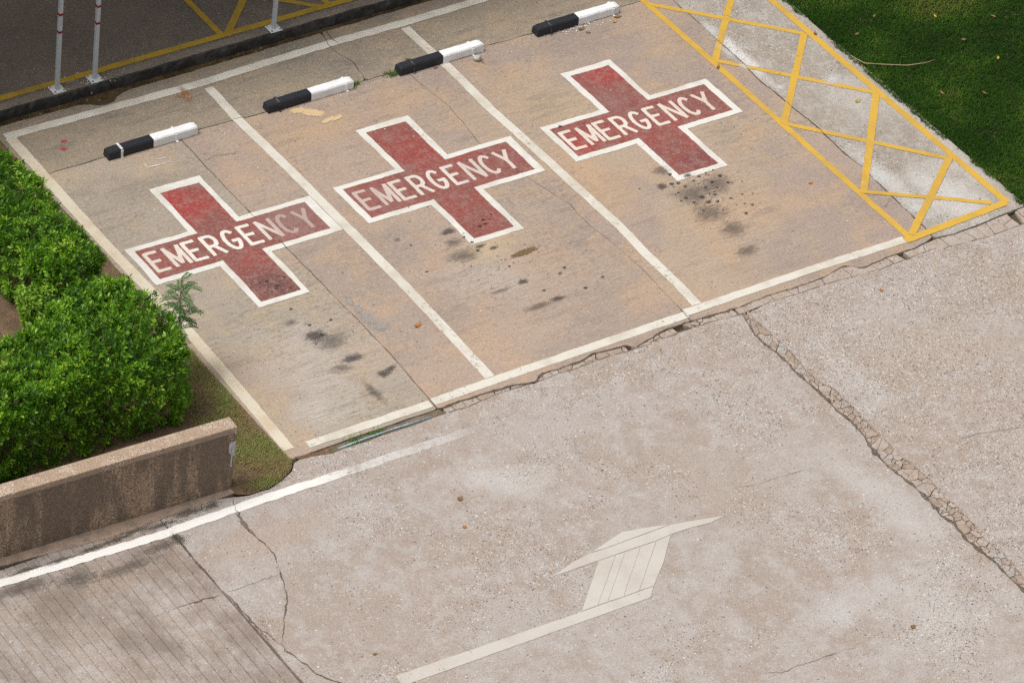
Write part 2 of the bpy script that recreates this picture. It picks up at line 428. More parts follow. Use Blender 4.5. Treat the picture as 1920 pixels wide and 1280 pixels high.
M['red1'] = mat_red('red_paint_a', 2, [(1.0, 4.0, 0.45, 0.5, 0, BR, 0.9), (2.0, 3.25, 0.55, 0.5, 0, FD, 0.95), (1.2, 2.35, 0.5, 0.42, 0, DK, 0.9), (0.35, 3.2, 0.3, 0.3, 0, (0.28, 0.085, 0.07), 0.7)])
M['red2'] = mat_red('red_paint_b', 8, [(3.05, 3.1, 0.5, 0.4, 0, (0.245, 0.095, 0.083), 0.8), (3.8, 3.6, 0.4, 0.5, 0, (0.28, 0.045, 0.042), 0.6), (4.7, 3.1, 0.4, 0.3, 0, (0.23, 0.08, 0.07), 0.7)])
M['red3'] = mat_red('red_paint_c', 14, [(6.55, 4.0, 0.35, 0.35, 0, (0.33, 0.038, 0.036), 0.9), (6.3, 3.55, 0.4, 0.35, 0, (0.225, 0.11, 0.095), 0.85), (5.6, 3.0, 0.35, 0.3, 0, (0.34, 0.04, 0.035), 0.8), (6.6, 2.2, 0.4, 0.25, 0, (0.16, 0.045, 0.045), 0.7)])
M['oil'] = mat_stain('oil_stain', (0.06, 0.052, 0.048), 0.66, 12, 0.2, 0.85)
M['oil_soft'] = mat_stain('oil_haze', (0.105, 0.09, 0.08), 0.50, 9.0, 0.2, 1.0)
M['oil_spot'] = mat_stain('oil_drop', (0.038, 0.034, 0.033), 0.80, 60, 0.10, 0.7)
M['brown_spill'] = mat_stain('brown_spill', (0.17, 0.105, 0.05), 0.9, 12, 0.2, 0.35)
M['cream_spill'] = mat_stain('cream_spill', (0.62, 0.46, 0.255), 0.95, 11, 0.10, 0.16)
M['rust'] = mat_stain('rust_stain', (0.42, 0.19, 0.065), 0.55, 8, 0.2, 1.1)
M['spray'] = mat_stain('red_spray', (0.50, 0.05, 0.05), 0.8, 30, 0.1, 0.8)
M['chalk'] = mat_stain('lime_bloom', (0.66, 0.65, 0.63), 0.62, 12, 0.2, 1.0)
M['smear'] = mat_stain('cement_smear', (0.36, 0.345, 0.325), 0.6, 9, 0.25, 0.6)
M['pale_dust'] = mat_stain('pale_dust', (0.52, 0.44, 0.36), 0.55, 7, 0.2, 0.9)
M['grime'] = mat_stain('moss_grime', (0.095, 0.08, 0.06), 0.72, 14, 0.25, 0.95)
M['fleck'] = mat_plain('paint_fleck', (0.72, 0.71, 0.68), (0.6, 0.58, 0.55), 30)
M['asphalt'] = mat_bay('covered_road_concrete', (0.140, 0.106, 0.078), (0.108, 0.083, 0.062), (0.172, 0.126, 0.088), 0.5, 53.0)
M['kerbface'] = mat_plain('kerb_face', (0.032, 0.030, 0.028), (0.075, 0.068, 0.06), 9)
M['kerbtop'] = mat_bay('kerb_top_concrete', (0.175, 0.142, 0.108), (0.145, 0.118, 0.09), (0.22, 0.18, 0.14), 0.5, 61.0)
M['stop_black'] = mat_mask_paint('black_enamel', (0.020, 0.022, 0.028), (0.16, 0.15, 0.14), 0.655, 34)
M['stop_white'] = mat_mask_paint('white_enamel', (0.82, 0.82, 0.81), (0.45, 0.42, 0.39), 0.645, 34)
M['strap_white'] = mat_plain('strap_white', (0.70, 0.70, 0.68), (0.5, 0.48, 0.45), 30, objspace=True)
M['strap_black'] = mat_plain('strap_black', (0.02, 0.02, 0.022), (0.10, 0.10, 0.10), 30, objspace=True)
M['post'] = mat_mask_paint('post_paint', (0.45, 0.485, 0.51), (0.06, 0.06, 0.07), 0.675, 18)
M['plate'] = mat_mask_paint('plate_paint', (0.74, 0.74, 0.73), (0.2, 0.18, 0.16), 0.70, 30)
M['band'] = mat_plain('red_band', (0.27, 0.012, 0.018), (0.18, 0.01, 0.014), 20, objspace=True)
M['steel'] = mat_plain('galvanised_steel', (0.30, 0.30, 0.30), (0.18, 0.17, 0.16), 30, 0.5, 0.5, objspace=True)
M['roofing'] = mat_plain('roof_sheet', (0.30, 0.31, 0.32), (0.22, 0.22, 0.23), 3, 0.5, 0.4)
PEB = [(0.46, 0.31, 0.195), (0.33, 0.215, 0.135), (0.12, 0.09, 0.07), (0.58, 0.46, 0.34), (0.25, 0.19, 0.14), (0.13, 0.097, 0.073)]
M['wall'] = mat_pebble('pebble_render', PEB, 74)
M['coping'] = mat_pebble('pebble_coping', [(0.48, 0.335, 0.225), (0.37, 0.245, 0.155), (0.17, 0.12, 0.09), (0.60, 0.50, 0.40), (0.42, 0.34, 0.27), (0.33, 0.235, 0.16)], 74)
M['footing'] = mat_plain('footing_concrete', (0.37, 0.27, 0.20), (0.24, 0.19, 0.15), 7)
M['joint_line'] = mat_plain('mortar_line', (0.30, 0.30, 0.29), (0.20, 0.20, 0.19), 20)
M['drip'] = mat_plain('paint_drip', (0.50, 0.52, 0.53), (0.38, 0.38, 0.37), 40)
M['leaf'] = mat_leaf('hedge_leaf', (0.040, 0.125, 0.008), (0.175, 0.380, 0.015), (0.430, 0.64, 0.055), 0.38, 0.32)
M['leaf_dry'] = mat_leaf('dry_hedge_leaf', (0.22, 0.13, 0.04), (0.38, 0.30, 0.05), (0.42, 0.46, 0.06), 0.3, 0.6)
M['leaf_lime'] = mat_leaf('lime_leaf', (0.13, 0.28, 0.02), (0.23, 0.43, 0.03), (0.38, 0.56, 0.06))
M['leaf_pinnate'] = mat_leaf('feathery_leaf', (0.025, 0.10, 0.018), (0.05, 0.17, 0.03), (0.10, 0.24, 0.04))
M['grass'] = mat_leaf('lawn_grass', (0.018, 0.056, 0.006), (0.046, 0.116, 0.010), (0.145, 0.180, 0.032), 0.3, 0.7, 0.1)
M['verge'] = mat_leaf('verge_grass', (0.28, 0.20, 0.09), (0.265, 0.245, 0.075), (0.20, 0.265, 0.06), 0.25, 0.6)
M['weed'] = mat_leaf('weed_green', (0.06, 0.13, 0.02), (0.10, 0.19, 0.03), (0.16, 0.25, 0.05), 0.3, 0.5)
M['treeleaf'] = mat_leaf('tree_leaf', (0.02, 0.065, 0.010), (0.04, 0.11, 0.014), (0.08, 0.17, 0.02))
M['lawn_soil'] = mat_soil('lawn_soil', (0.022, 0.034, 0.012), (0.03, 0.03, 0.015), (0.05, 0.055, 0.02))
M['bark'] = mat_plain('bark', (0.13, 0.095, 0.065), (0.07, 0.05, 0.035), 12)
M['twig'] = mat_plain('dry_twig', (0.36, 0.29, 0.16), (0.24, 0.19, 0.11), 30)
M['pipe'] = mat_plain('blue_pvc', (0.33, 0.44, 0.49), (0.24, 0.26, 0.26), 9, 0.5, 0.3)
M['stone'] = mat_plain('pale_stone', (0.46, 0.44, 0.41), (0.30, 0.28, 0.25), 18, objspace=True)
M['dry_yellow'] = mat_plain('dry_leaf_yellow', (0.46, 0.33, 0.05), (0.36, 0.22, 0.04), 60)
M['dry_brown'] = mat_plain('dry_leaf_brown', (0.24, 0.135, 0.055), (0.14, 0.075, 0.035), 60)
M['dry_orange'] = mat_plain('dry_leaf_orange', (0.45, 0.15, 0.03), (0.28, 0.09, 0.02), 60)

# ------------------------------------------------------------------ mesh helpers
def link(name, me, mat, parent=None):
    o = bpy.data.objects.new(name, me)
    COL.objects.link(o)
    if mat is not None and not me.materials:
        me.materials.append(M[mat] if isinstance(mat, str) else mat)
    if parent is not None:
        o.parent = parent
    return o
def mesh(name, v, f, mat, parent=None, smooth=False):
    me = bpy.data.meshes.new(name)
    me.from_pydata([tuple(p) for p in v], [], f)
    if smooth:
        me.polygons.foreach_set('use_smooth', [True] * len(me.polygons))
    me.update()
    return link(name, me, mat, parent)
def from_bm(name, bm, mat, parent=None, smooth=False):
    me = bpy.data.meshes.new(name)
    bm.to_mesh(me)
    bm.free()
    if smooth:
        me.polygons.foreach_set('use_smooth', [True] * len(me.polygons))
    return link(name, me, mat, parent)
def tag(o, label=None, cat=None, group=None, kind=None):
    if label: o['label'] = label
    if cat: o['category'] = cat
    if group: o['group'] = group
    if kind: o['kind'] = kind
    return o
def empty(name, loc=(0, 0, 0), rz=0.0):
    o = bpy.data.objects.new(name, None)
    o.empty_display_size = 0.2
    o.location = loc
    o.rotation_euler = (0, 0, rz)
    COL.objects.link(o)
    return o
def nz(x, y, seed):
    return mnoise.noise(Vector((x, y, seed * 7.13)))
def dense(poly, step, closed=False):
    out = []
    n = len(poly)
    for i in range(n if closed else n - 1):
        a, b = Vector(poly[i][:2]), Vector(poly[(i + 1) % n][:2])
        k = max(1, int(round((b - a).length / step)))
        for j in range(k):
            out.append(a.lerp(b, j / k))
    if not closed:
        out.append(Vector(poly[-1][:2]))
    return out
def wob(pts, seed, amp, freq=6.0):
    # uneven hand-worked edge: low and high frequency offset of each point
    return [Vector((p.x + amp * (nz(p.x * freq, p.y * freq, seed) + 0.6 * nz(p.x * freq * 5, p.y * freq * 5, seed + 3)),
                    p.y + amp * (nz(p.x * freq, p.y * freq, seed + 1) + 0.6 * nz(p.x * freq * 5, p.y * freq * 5, seed + 4)))) for p in pts]
def sheet(name, poly, z, mat, parent=None, step=0.05, amp=0.004, seed=1, freq=6.0):
    p = wob(dense(poly, step, True), seed, amp, freq)
    return mesh(name, [(a.x, a.y, z) for a in p], [tuple(range(len(p)))], mat, parent)
def prism(name, pts, z0, z1, mat, parent=None):
    n = len(pts)
    v = [(p[0], p[1], z1) for p in pts] + [(p[0], p[1], z0) for p in pts]
    f = [tuple(range(n))] + [(i, n + i, n + (i + 1) % n, (i + 1) % n) for i in range(n)]
    a = sum(pts[i][0] * pts[(i + 1) % n][1] - pts[(i + 1) % n][0] * pts[i][1] for i in range(n))
    if a < 0:
        f = [tuple(reversed(x)) for x in f]
    return mesh(name, v, f, mat, parent)
def ribbon(name, line, width, z, mat, parent=None, step=0.05, amp=0.004, seed=1, path_amp=0.0, wvar=0.0, taper=False):
    c = dense(line, step)
    if path_amp:
        c = wob(c, seed + 20, path_amp, 5.0)
    n = len(c)
    v, f = [], []
    for i in range(n):
        d = (c[min(i + 1, n - 1)] - c[max(i - 1, 0)]).normalized()
        nr = Vector((-d.y, d.x))
        w = width * 0.5
        if wvar:
            w *= max(0.12, 1 + wvar * 2.2 * nz(c[i].x * 9, c[i].y * 9, seed + 8))
        if taper:
            w *= min(1.0, 0.15 + 4.0 * min(i, n - 1 - i) / max(1, n - 1))
        l = c[i] + nr * (w + amp * (nz(c[i].x * 7, c[i].y * 7, seed) + 0.7 * nz(c[i].x * 37, c[i].y * 37, seed + 1)))
        r = c[i] - nr * (w + amp * (nz(c[i].x * 7, c[i].y * 7, seed + 5) + 0.7 * nz(c[i].x * 37, c[i].y * 37, seed + 6)))
        v += [(l.x, l.y, z), (r.x, r.y, z)]
        if i:
            f.append((2 * i - 2, 2 * i - 1, 2 * i + 1, 2 * i))
    return mesh(name, v, f, mat, parent)
def box(bm, x0, x1, y0, y1, z0, z1, bev=0.0, seg=2):
    r = bmesh.ops.create_cube(bm, size=1)
    for vv in r['verts']:
        vv.co = Vector(((x0 + x1) / 2 + vv.co.x * (x1 - x0), (y0 + y1) / 2 + vv.co.y * (y1 - y0), (z0 + z1) / 2 + vv.co.z * (z1 - z0)))
    if bev:
        es = list({e for vv in r['verts'] for e in vv.link_edges})
        bmesh.ops.bevel(bm, geom=es, offset=bev, segments=seg, profile=0.5, affect='EDGES')
def tube(bm, pts, rads, sides=6, cap=True):
    rings = []
    for i, p in enumerate(pts):
        p = Vector(p)
        d = (Vector(pts[min(i + 1, len(pts) - 1)]) - Vector(pts[max(i - 1, 0)])).normalized()
        a = d.cross(Vector((0, 0, 1)))
        if a.length < 1e-3:
            a = Vector((1, 0, 0))
        a.normalize()
        b = d.cross(a)
        r = rads[i] if isinstance(rads, (list, tuple)) else rads
        rings.append([bm.verts.new(p + r * (math.cos(2 * math.pi * k / sides) * a + math.sin(2 * math.pi * k / sides) * b)) for k in range(sides)])
    for i in range(len(rings) - 1):
        for k in range(sides):
            bm.faces.new((rings[i][k], rings[i][(k + 1) % sides], rings[i + 1][(k + 1) % sides], rings[i + 1][k]))
    if cap:
        bm.faces.new(list(reversed(rings[0])))
        bm.faces.new(rings[-1])

# ================================================================== SETTING
ground = mesh('ground', [(-400, -400, -0.16), (400, -400, -0.16), (400, 400, -0.16), (-400, 400, -0.16)], [(0, 1, 2, 3)], 'ground')
tag(ground, kind='structure')

# ---- parking pavement: slabs over a soil bed, joints left open
pav = mesh('parking_pavement', [(-0.14, -0.14, -0.035), (9.46, -0.14, -0.035), (9.46, 6.2, -0.035), (-0.14, 6.2, -0.035)], [(0, 1, 2, 3)], 'base')
tag(pav, kind='structure')
def joint(pts, seed, g=0.006, amp=0.008):
    c = wob(dense(pts, 0.04), seed, amp, 5.0)
    gs = [g * (1.0 + 0.9 * nz(p.x * 8, p.y * 8, seed + 2)) for p in c]
    return c, gs
def side(j, sgn, axis):
    c, gs = j
    return [Vector((p.x + sgn * g, p.y)) if axis == 'x' else Vector((p.x, p.y + sgn * g)) for p, g in zip(c, gs)]
FY = -0.105
UPE = [(1.654,-0.119),(1.897,-0.115),(2.158,-0.119),(2.520,-0.140),(2.785,-0.209),(2.934,-0.122),(3.192,-0.137),(3.419,-0.137),(3.588,-0.090),(3.816,-0.122),(3.969,-0.132),(4.054,-0.207),(4.268,-0.165),(4.492,-0.110),(4.734,-0.114)] + [(5.186,-0.137),(5.458,-0.153),(5.856,-0.129),(6.132,-0.146),(6.562,-0.152),(6.910,-0.080),(7.058,-0.205),(7.453,-0.173),(7.822,-0.178),(8.085,-0.130)] + [(8.370,-0.176),(8.843,-0.152),(9.401,-0.123)]
LOE = [(1.640,-0.208),(1.924,-0.240),(2.274,-0.209),(2.520,-0.205),(2.768,-0.233),(3.051,-0.213),(3.268,-0.224),(3.570,-0.213),(3.943,-0.235),(4.215,-0.239),(4.654,-0.225)] + [(5.001,-0.230),(5.332,-0.260),(5.560,-0.272),(5.826,-0.234),(6.163,-0.264),(6.431,-0.260),(6.665,-0.272),(6.990,-0.294),(7.216,-0.319),(7.518,-0.310),(7.981,-0.292)] + [(8.098,-0.329),(8.650,-0.389),(9.186,-0.385)]
def ragged(poly, seed, amp=1.0):
    px_ = np.array([p[0] for p in poly]); py_ = np.array([p[1] for p in poly])
    o = np.argsort(px_)
    px_, py_ = px_[o], py_[o]
    def f(x):
        return float(np.interp(x, px_, py_)) + amp * (0.007 * nz(x * 9, 0, seed) + 0.006 * nz(x * 26, 3, seed))
    return f
up_raw, lo_raw = ragged(UPE, 3), ragged(LOE, 5)
def up_y(x):
    return min(-0.085, up_raw(x)) if x > 1.66 else -0.112 + 0.008 * nz(x * 5, 0, 3)
def lo_y(x):
    return min(up_y(x) - 0.018, lo_raw(x)) if x > 1.66 else -0.222 + 0.012 * nz(x * 6, 2, 3)
J1 = [(1.66, 5.06), (1.66, 4.92), (1.65, 4.46), (1.65, 3.53), (1.68, 2.91), (1.69, 1.82), (1.70, 0.86), (1.65, FY)]
J2 = [(4.59, 5.06), (4.60, 4.93), (4.62, 4.62), (4.66, 4.25), (4.63, 3.94), (4.58, 3.5), (4.72, 2.7), (4.84, 2.15), (4.83, 1.73), (4.88, 1.23), (4.89, 0.78), (4.87, 0.41), (4.84, FY)]
J3 = [(8.2, 5.06), (8.2, 4.2), (8.18, 3.42), (8.15, 3.2), (8.18, 2.57), (8.2, 2.06), (8.17, 1.62), (8.2, 1.23), (8.16, 0.73), (8.14, 0.13), (8.11, FY)]
JS = [(-0.10, 5.08), (1.87, 5.08), (2.74, 5.03), (3.78, 5.09), (4.09, 5.06), (4.5, 5.06), (5.64, 5.04), (6.3, 5.02), (8.2, 5.02), (9.43, 5.02)]
j1, j2, j3, js = joint(J1, 1, 0.006, 0.010), joint(J2, 2, 0.0042, 0.010), joint(J3, 3, 0.007, 0.014), joint(JS, 4, 0.006, 0.010)
def jsy(x, sgn):
    c, gs = js
    for i in range(len(c) - 1):
        if c[i].x <= x <= c[i + 1].x:
            return c[i].y + sgn * gs[i]
    return c[-1].y
def top_edge(x0, x1, sgn):
    return [p for p in side(js, sgn, 'y') if x0 + 0.012 < p.x < x1 - 0.012]
def trim(pts):
    # keep a vertical joint below the cross joint, ending just short of it
    return [p for p in pts if p.y < jsy(p.x, -1) - 0.004]
def front(x0, x1, seed):
    return [Vector((x, up_y(x))) for x in np.arange(x0 + 0.02, x1 - 0.02, 0.03)]
left_edge = [Vector((-0.10 + 0.012 * nz(3, y * 4, 5), y)) for y in np.arange(FY + 0.02, 5.06, 0.06)]
right_edge = [Vector((9.43 + 0.02 * nz(5, y * 3, 5), y)) for y in np.arange(FY + 0.02, 5.0, 0.06)]
def slab(pts, mat, z=0.0):
    return prism('slab', [(p.x, p.y) for p in pts], -0.09, z, mat, pav)
L1, R1 = trim(side(j1, -1, 'x')), trim(side(j1, 1, 'x'))
L2, R2 = trim(side(j2, -1, 'x')), trim(side(j2, 1, 'x'))
L3, R3 = trim(side(j3, -1, 'x')), trim(side(j3, 1, 'x'))
slab(left_edge + top_edge(-0.1, L1[0].x, -1) + L1 + list(reversed(front(-0.09, 1.64, 1))), 'bay1a')
slab(list(reversed(R1)) + top_edge(R1[0].x, L2[0].x, -1) + L2 + list(reversed(front(1.67, 4.83, 2))), 'bay1b', 0.0012)
slab(list(reversed(R2)) + top_edge(R2[0].x, L3[0].x, -1) + L3 + list(reversed(front(4.86, 8.09, 3))), 'bay2b', 0.0006)
slab(list(reversed(R3)) + top_edge(R3[0].x, 9.43, -1) + list(reversed(right_edge)) + list(reversed(front(8.13, 9.41, 4))), 'yard', 0.0014)
# rear strip behind the wheel stops, broken where the gutter has undermined it
JR = joint([(4.12, 6.06), (4.06, 5.75), (4.15, 5.4), (4.09, 5.07)], 9, 0.005, 0.02)
gut = [(-0.12, 6.06), (0.78, 6.04), (0.98, 6.035), (1.10, 5.99), (1.17, 5.93), (1.24, 5.91), (1.36, 5.93), (1.43, 5.985), (1.55, 6.03), (1.62, 6.05), (2.26, 6.05), (3.43, 6.06), (4.1, 6.07), (5.38, 6.08), (9.43, 6.08)]
gl = wob(dense(gut, 0.05), 6, 0.010, 5)
rl = list(reversed([p for p in side(JR, -1, 'x') if jsy(p.x, 1) + 0.004 < p.y < 6.04]))
rr = list(reversed([p for p in side(JR, 1, 'x') if jsy(p.x, 1) + 0.004 < p.y < 6.04]))
slab([p for p in side(js, 1, 'y') if p.x < rl[0].x - 0.01] + rl + list(reversed([p for p in gl if p.x < rl[-1].x - 0.01])), 'rear', 0.001)
slab([p for p in side(js, 1, 'y') if p.x > rr[0].x + 0.01] + list(reversed([p for p in gl if p.x > rr[-1].x + 0.01])) + list(reversed(rr)), 'rear', 0.0)

# ---- gutter and the covered road behind it, with its kerb
gt = mesh('gutter', *(lambda xs: ([(x, 5.85, -0.075) for x in xs] + [(x, 6.10, -0.03 + 0.012 * nz(x * 5, 1, 3)) for x in xs] + [(x, 6.2, -0.005 + 0.012 * nz(x * 5, 2, 3)) for x in xs],
     [(r * len(xs) + i, r * len(xs) + i + 1, (r + 1) * len(xs) + i + 1, (r + 1) * len(xs) + i) for r in range(2) for i in range(len(xs) - 1)]))(list(np.arange(-6, 16, 0.08))), 'gutter', None, True)
tag(gt, kind='structure')
KZ = 0.12
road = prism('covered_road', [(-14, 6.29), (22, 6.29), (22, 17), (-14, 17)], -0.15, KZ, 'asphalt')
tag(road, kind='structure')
xs = list(np.arange(-14, 22, 0.06))
kv, kf = [], []
prof = [(0.0, -0.12), (0.0, 0.07), (0.006, 0.108), (0.022, KZ), (0.139, KZ)]
for i, x in enumerate(xs):
    for (dy, z) in prof:
        jit = 0.0 if dy > 0.1 else 0.016 * nz(x * 3.1, z * 9, 2) + 0.010 * nz(x * 14, z * 30, 5)
        kv.append((x, 6.15 + dy + jit, z))
    if i:
        for k in range(len(prof) - 1):
            a = (i - 1) * len(prof) + k
            b = i * len(prof) + k
            kf.append((a, b, b + 1, a + 1))
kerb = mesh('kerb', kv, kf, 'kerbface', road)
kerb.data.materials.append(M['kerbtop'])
for p in kerb.data.polygons:
    if p.index % (len(prof) - 1) == 3:
        p.material_index = 1

# ---- driveway in front
drv = mesh('driveway', [(-12, -20, -0.045), (24, -20, -0.045), (24, -0.08, -0.045), (-12, -0.08, -0.045)], [(0, 1, 2, 3)], 'base')
tag(drv, kind='structure')
stripL = [(5.402,-0.261),(5.343,-0.468),(5.303,-0.616),(5.313,-0.855),(5.340,-1.134),(5.317,-1.288),(5.327,-1.523),(5.337,-1.756),(5.329,-2.011),(5.339,-2.241),(5.332,-2.461),(5.276,-2.623),(5.262,-2.821)] + [(5.248,-2.987),(5.291,-3.228),(5.301,-3.450),(5.294,-3.663),(5.256,-3.827),(5.300,-4.003),(5.259,-4.254),(5.285,-4.479),(5.296,-4.664),(5.288,-4.898),(5.290,-5.106)] + [(5.36, -6.0), (5.38, -9.0), (5.36, -20.0)]
stripR = [(5.506,-0.184),(5.468,-0.395),(5.477,-0.636),(5.487,-0.876),(5.478,-1.138),(5.437,-1.348),(5.464,-1.559),(5.527,-1.754),(5.520,-1.946),(5.512,-2.200),(5.487,-2.412),(5.497,-2.640),(5.471,-2.912)] + [(5.515,-3.092),(5.523,-3.347),(5.482,-3.574),(5.507,-3.803),(5.481,-4.065),(5.457,-4.296),(5.450,-4.504),(5.459,-4.718),(5.427,-4.940)] + [(5.66, -6.0), (5.68, -9.0), (5.66, -20.0)]
def lowfront(x0, x1, seed):
    pts = [(x0, None), (x1, None)]
    out = []
    for x in np.arange(x0, x1, 0.03):
        out.append(Vector((x, lo_y(x))))
    return out
def dslab(pts, mat, name='slab', z=0.0):
    return prism(name, [(p[0], p[1]) for p in pts], -0.10, z, mat, drv)
jg = joint([(-1.70, -0.24), (-1.70, -0.61), (-1.69, -2.91), (-1.70, -20.0)], 12, 0.007, 0.014)
gL, gR = side(jg, -1, 'x'), side(jg, 1, 'x')
verge_edge = [(-1.69, -0.235), (-1.2, -0.262), (-0.95, -0.33), (-0.74, -0.395), (-0.52, -0.40), (-0.33, -0.345), (-0.18, -0.26), (-0.10, -0.18), (0.02, -0.15), (0.2, -0.155), (0.32, -0.235)]
ve = wob(dense(verge_edge, 0.05), 3, 0.012, 5)
sL = wob(dense(stripL, 0.06), 21, 0.010, 6)
sR = wob(dense(stripR, 0.06), 22, 0.010, 6)
sL = [p for p in sL if p.y < -0.245]
sR = [p for p in sR if p.y < -0.245]
dslab(ve + lowfront(0.36, sL[0].x - 0.03, 7) + sL + [Vector((-1.68, -20))] + [p for p in reversed(gR) if -19.9 < p.y < -0.25], 'drive')
dslab(lowfront(sR[0].x + 0.04, 24, 8) + [Vector((24, -20))] + list(reversed(sR)), 'drive2', z=0.001)
# grooved ramp slab: real saw-cut grooves
gx = []
x = -1.74
gi = 0
rg = random.Random(5)
edge = -1.708
gv, gf = [], []
prow = []      # profile in x: list of (x, z)
xcur = edge
prow.append((edge - 0.004, 0.0))
while xcur > -11.0:
    w = 0.118 + rg.uniform(-0.010, 0.010)
    xg = xcur - w
    prow += [(xg + 0.0065, 0.0), (xg + 0.0035, -0.011), (xg - 0.0035, -0.011), (xg - 0.0065, 0.0)]
    xcur = xg
ys = [-0.245, -0.33, -0.45, -0.6, -0.9, -1.3, -1.8, -2.4, -3.2, -4.5, -7, -12, -20]
for iy, y in enumerate(ys):
    for k, (px_, pz_) in enumerate(prow):
        ww = 0.006 * nz(px_ * 1.5, y * 1.3, 4) if 0 < k < len(prow) - 1 else 0.0
        gv.append((px_ + ww, y, pz_))
    if iy:
        for k in range(len(prow) - 1):
            a = (iy - 1) * len(prow) + k
            b = iy * len(prow) + k
            gf.append((a, b, b + 1, a + 1))
nb = len(gv)
for y in ys:
    gv.append((prow[0][0], y, -0.1))
for iy in range(1, len(ys)):
    gf.append(((iy - 1) * len(prow), nb + iy - 1, nb + iy, iy * len(prow)))
grooved = mesh('grooved_slab', gv, gf, 'groove', drv)
# footing along the foot of the planter wall
foot = prism('footing', [(p.x, p.y) for p in wob(dense([(-12, 0.43), (-12, 0.28), (-3.4, -0.195), (-2.26, -0.315), (-1.15, -0.305), (-0.86, -0.30), (-0.86, -0.18)], 0.06), 7, 0.008)], -0.1, 0.006, 'footing', drv)

# ---- broken mortar along the joints, each fragment its own piece
def voronoi_strip(edgeA, edgeB, size, seed, parent, y_or_x, gap=0.006, mats=('mortar',), drop=0.0, rows=None):
    # cells in (s, t): s metres along, t 0..1 across; edges are functions s -> Vector
    rnd = random.Random(seed)
    s0, s1, width = 0.0, edgeA['len'], edgeA['w']
    seeds = []
    n = int(s1 * width / (size * size) * 1.35) + 2
    for i in range(n):
        seeds.append((rnd.uniform(s0, s1), rnd.uniform(0.02, 0.98) * width))
    out = []
    for i, (a, b) in enumerate(seeds):
        poly = [(max(s0, a - 0.6), 0), (min(s1, a + 0.6), 0), (min(s1, a + 0.6), width), (max(s0, a - 0.6), width)]
        for k, (c, d) in enumerate(seeds):
            if k == i or abs(c - a) > 0.8:
                continue
            mx, my = (a + c) / 2, (b + d) / 2
            nx, ny = c - a, d - b
            new = []
            for q in range(len(poly)):
                p, r = poly[q], poly[(q + 1) % len(poly)]
                dp = (p[0] - mx) * nx + (p[1] - my) * ny
                dr = (r[0] - mx) * nx + (r[1] - my) * ny
                if dp <= 0:
                    new.append(p)
                if dp * dr < 0:
                    u = dp / (dp - dr)
                    new.append((p[0] + (r[0] - p[0]) * u, p[1] + (r[1] - p[1]) * u))
            poly = new
            if len(poly) < 3:
                break
        if len(poly) < 3:
            continue
        cx = sum(p[0] for p in poly) / len(poly)
        cy = sum(p[1] for p in poly) / len(poly)
        if rnd.random() < drop:
            continue
        pts = []
        for p in poly:
            d = math.hypot(p[0] - cx, p[1] - cy)
            k = max(0.35, 1 - gap * rnd.uniform(0.6, 1.7) / max(d, 1e-4))
            s, t = cx + (p[0] - cx) * k, (cy + (p[1] - cy) * k) / width
            A, B = edgeA['f'](s), edgeB['f'](s)
            pts.append(A.lerp(B, min(1, max(0, t))))
        area = abs(sum(pts[q].x * pts[(q + 1) % len(pts)].y - pts[(q + 1) % len(pts)].x * pts[q].y for q in range(len(pts)))) / 2
        if area < 0.0006:
            continue
        z = -0.002 + rnd.uniform(-0.007, 0.003)
        prism('mortar_piece', [(p.x, p.y) for p in pts], -0.06, z, rnd.choice(mats), parent)
def edge_fn(pts, w):
    c = dense(pts, 0.05)
    d = [0.0]
    for i in range(1, len(c)):
        d.append(d[-1] + (c[i] - c[i - 1]).length)
    L = d[-1]
    def f(s):
        u = s / REF['len'] * L
        for i in range(len(c) - 1):
            if d[i] <= u <= d[i + 1]:
                return c[i].lerp(c[i + 1], (u - d[i]) / max(1e-9, d[i + 1] - d[i]))
        return c[-1]
    return {'f': f, 'len': L, 'w': w}
REF = {'len': 1}
def strip(A, B, w, size, seed, **kw):
    eA, eB = edge_fn(A, w), edge_fn(B, w)
    REF['len'] = eA['len']
    voronoi_strip(eA, eB, size, seed, drv, 'x', **kw)
MM = ('mortar', 'mortar', 'mortar', 'mortar', 'mortar_brown')
for (xa, xb, sz_, sd_, tg) in ((1.70, 5.36, 0.105, 3, 0.0058), (5.38, 9.6, 0.165, 4, 0.0050)):
    xs_ = np.arange(xa, xb, 0.03)
    strip([(x, up_y(x) - 0.010) for x in xs_], [(x, lo_y(x) + 0.004) for x in xs_], 0.10, sz_, sd_, gap=tg, mats=MM, drop=0.05)
strip([(p[0] + 0.014, p[1]) for p in stripL[:-2]], [(p[0] + 0.002, p[1]) for p in stripR[:-2]], 0.2, 0.095, 5, gap=0.0046, mats=('mortar', 'mortar', 'mortar_brown', 'mortar_brown', 'mortar', 'mortar_grey'), drop=0.0)

# ---- planting bed and lawn soil
bedp = [(-0.105, -0.16), (-0.18, -0.255), (-0.33, -0.335), (-0.52, -0.39), (-0.74, -0.385), (-0.86, -0.33), (-0.9, -0.15), (-3.4, 0.0), (-12, 0.6), (-12, 6.2), (-0.105, 6.2)]
bd = dense(bedp, 0.12, True)
bed = mesh('planting_bed', [(p.x, p.y, 0.004) for p in bd], [tuple(range(len(bd)))], 'soil')
tag(bed, kind='structure')
lawn = mesh('lawn', [(9.42, -0.10, -0.012), (40, -0.10, -0.012), (40, 40, -0.012), (22.0, 40, -0.012), (22.0, 6.1, -0.012), (9.42, 6.1, -0.012)], [(0, 1, 2, 3, 4, 5)], 'lawn_soil')
tag(lawn, kind='structure')

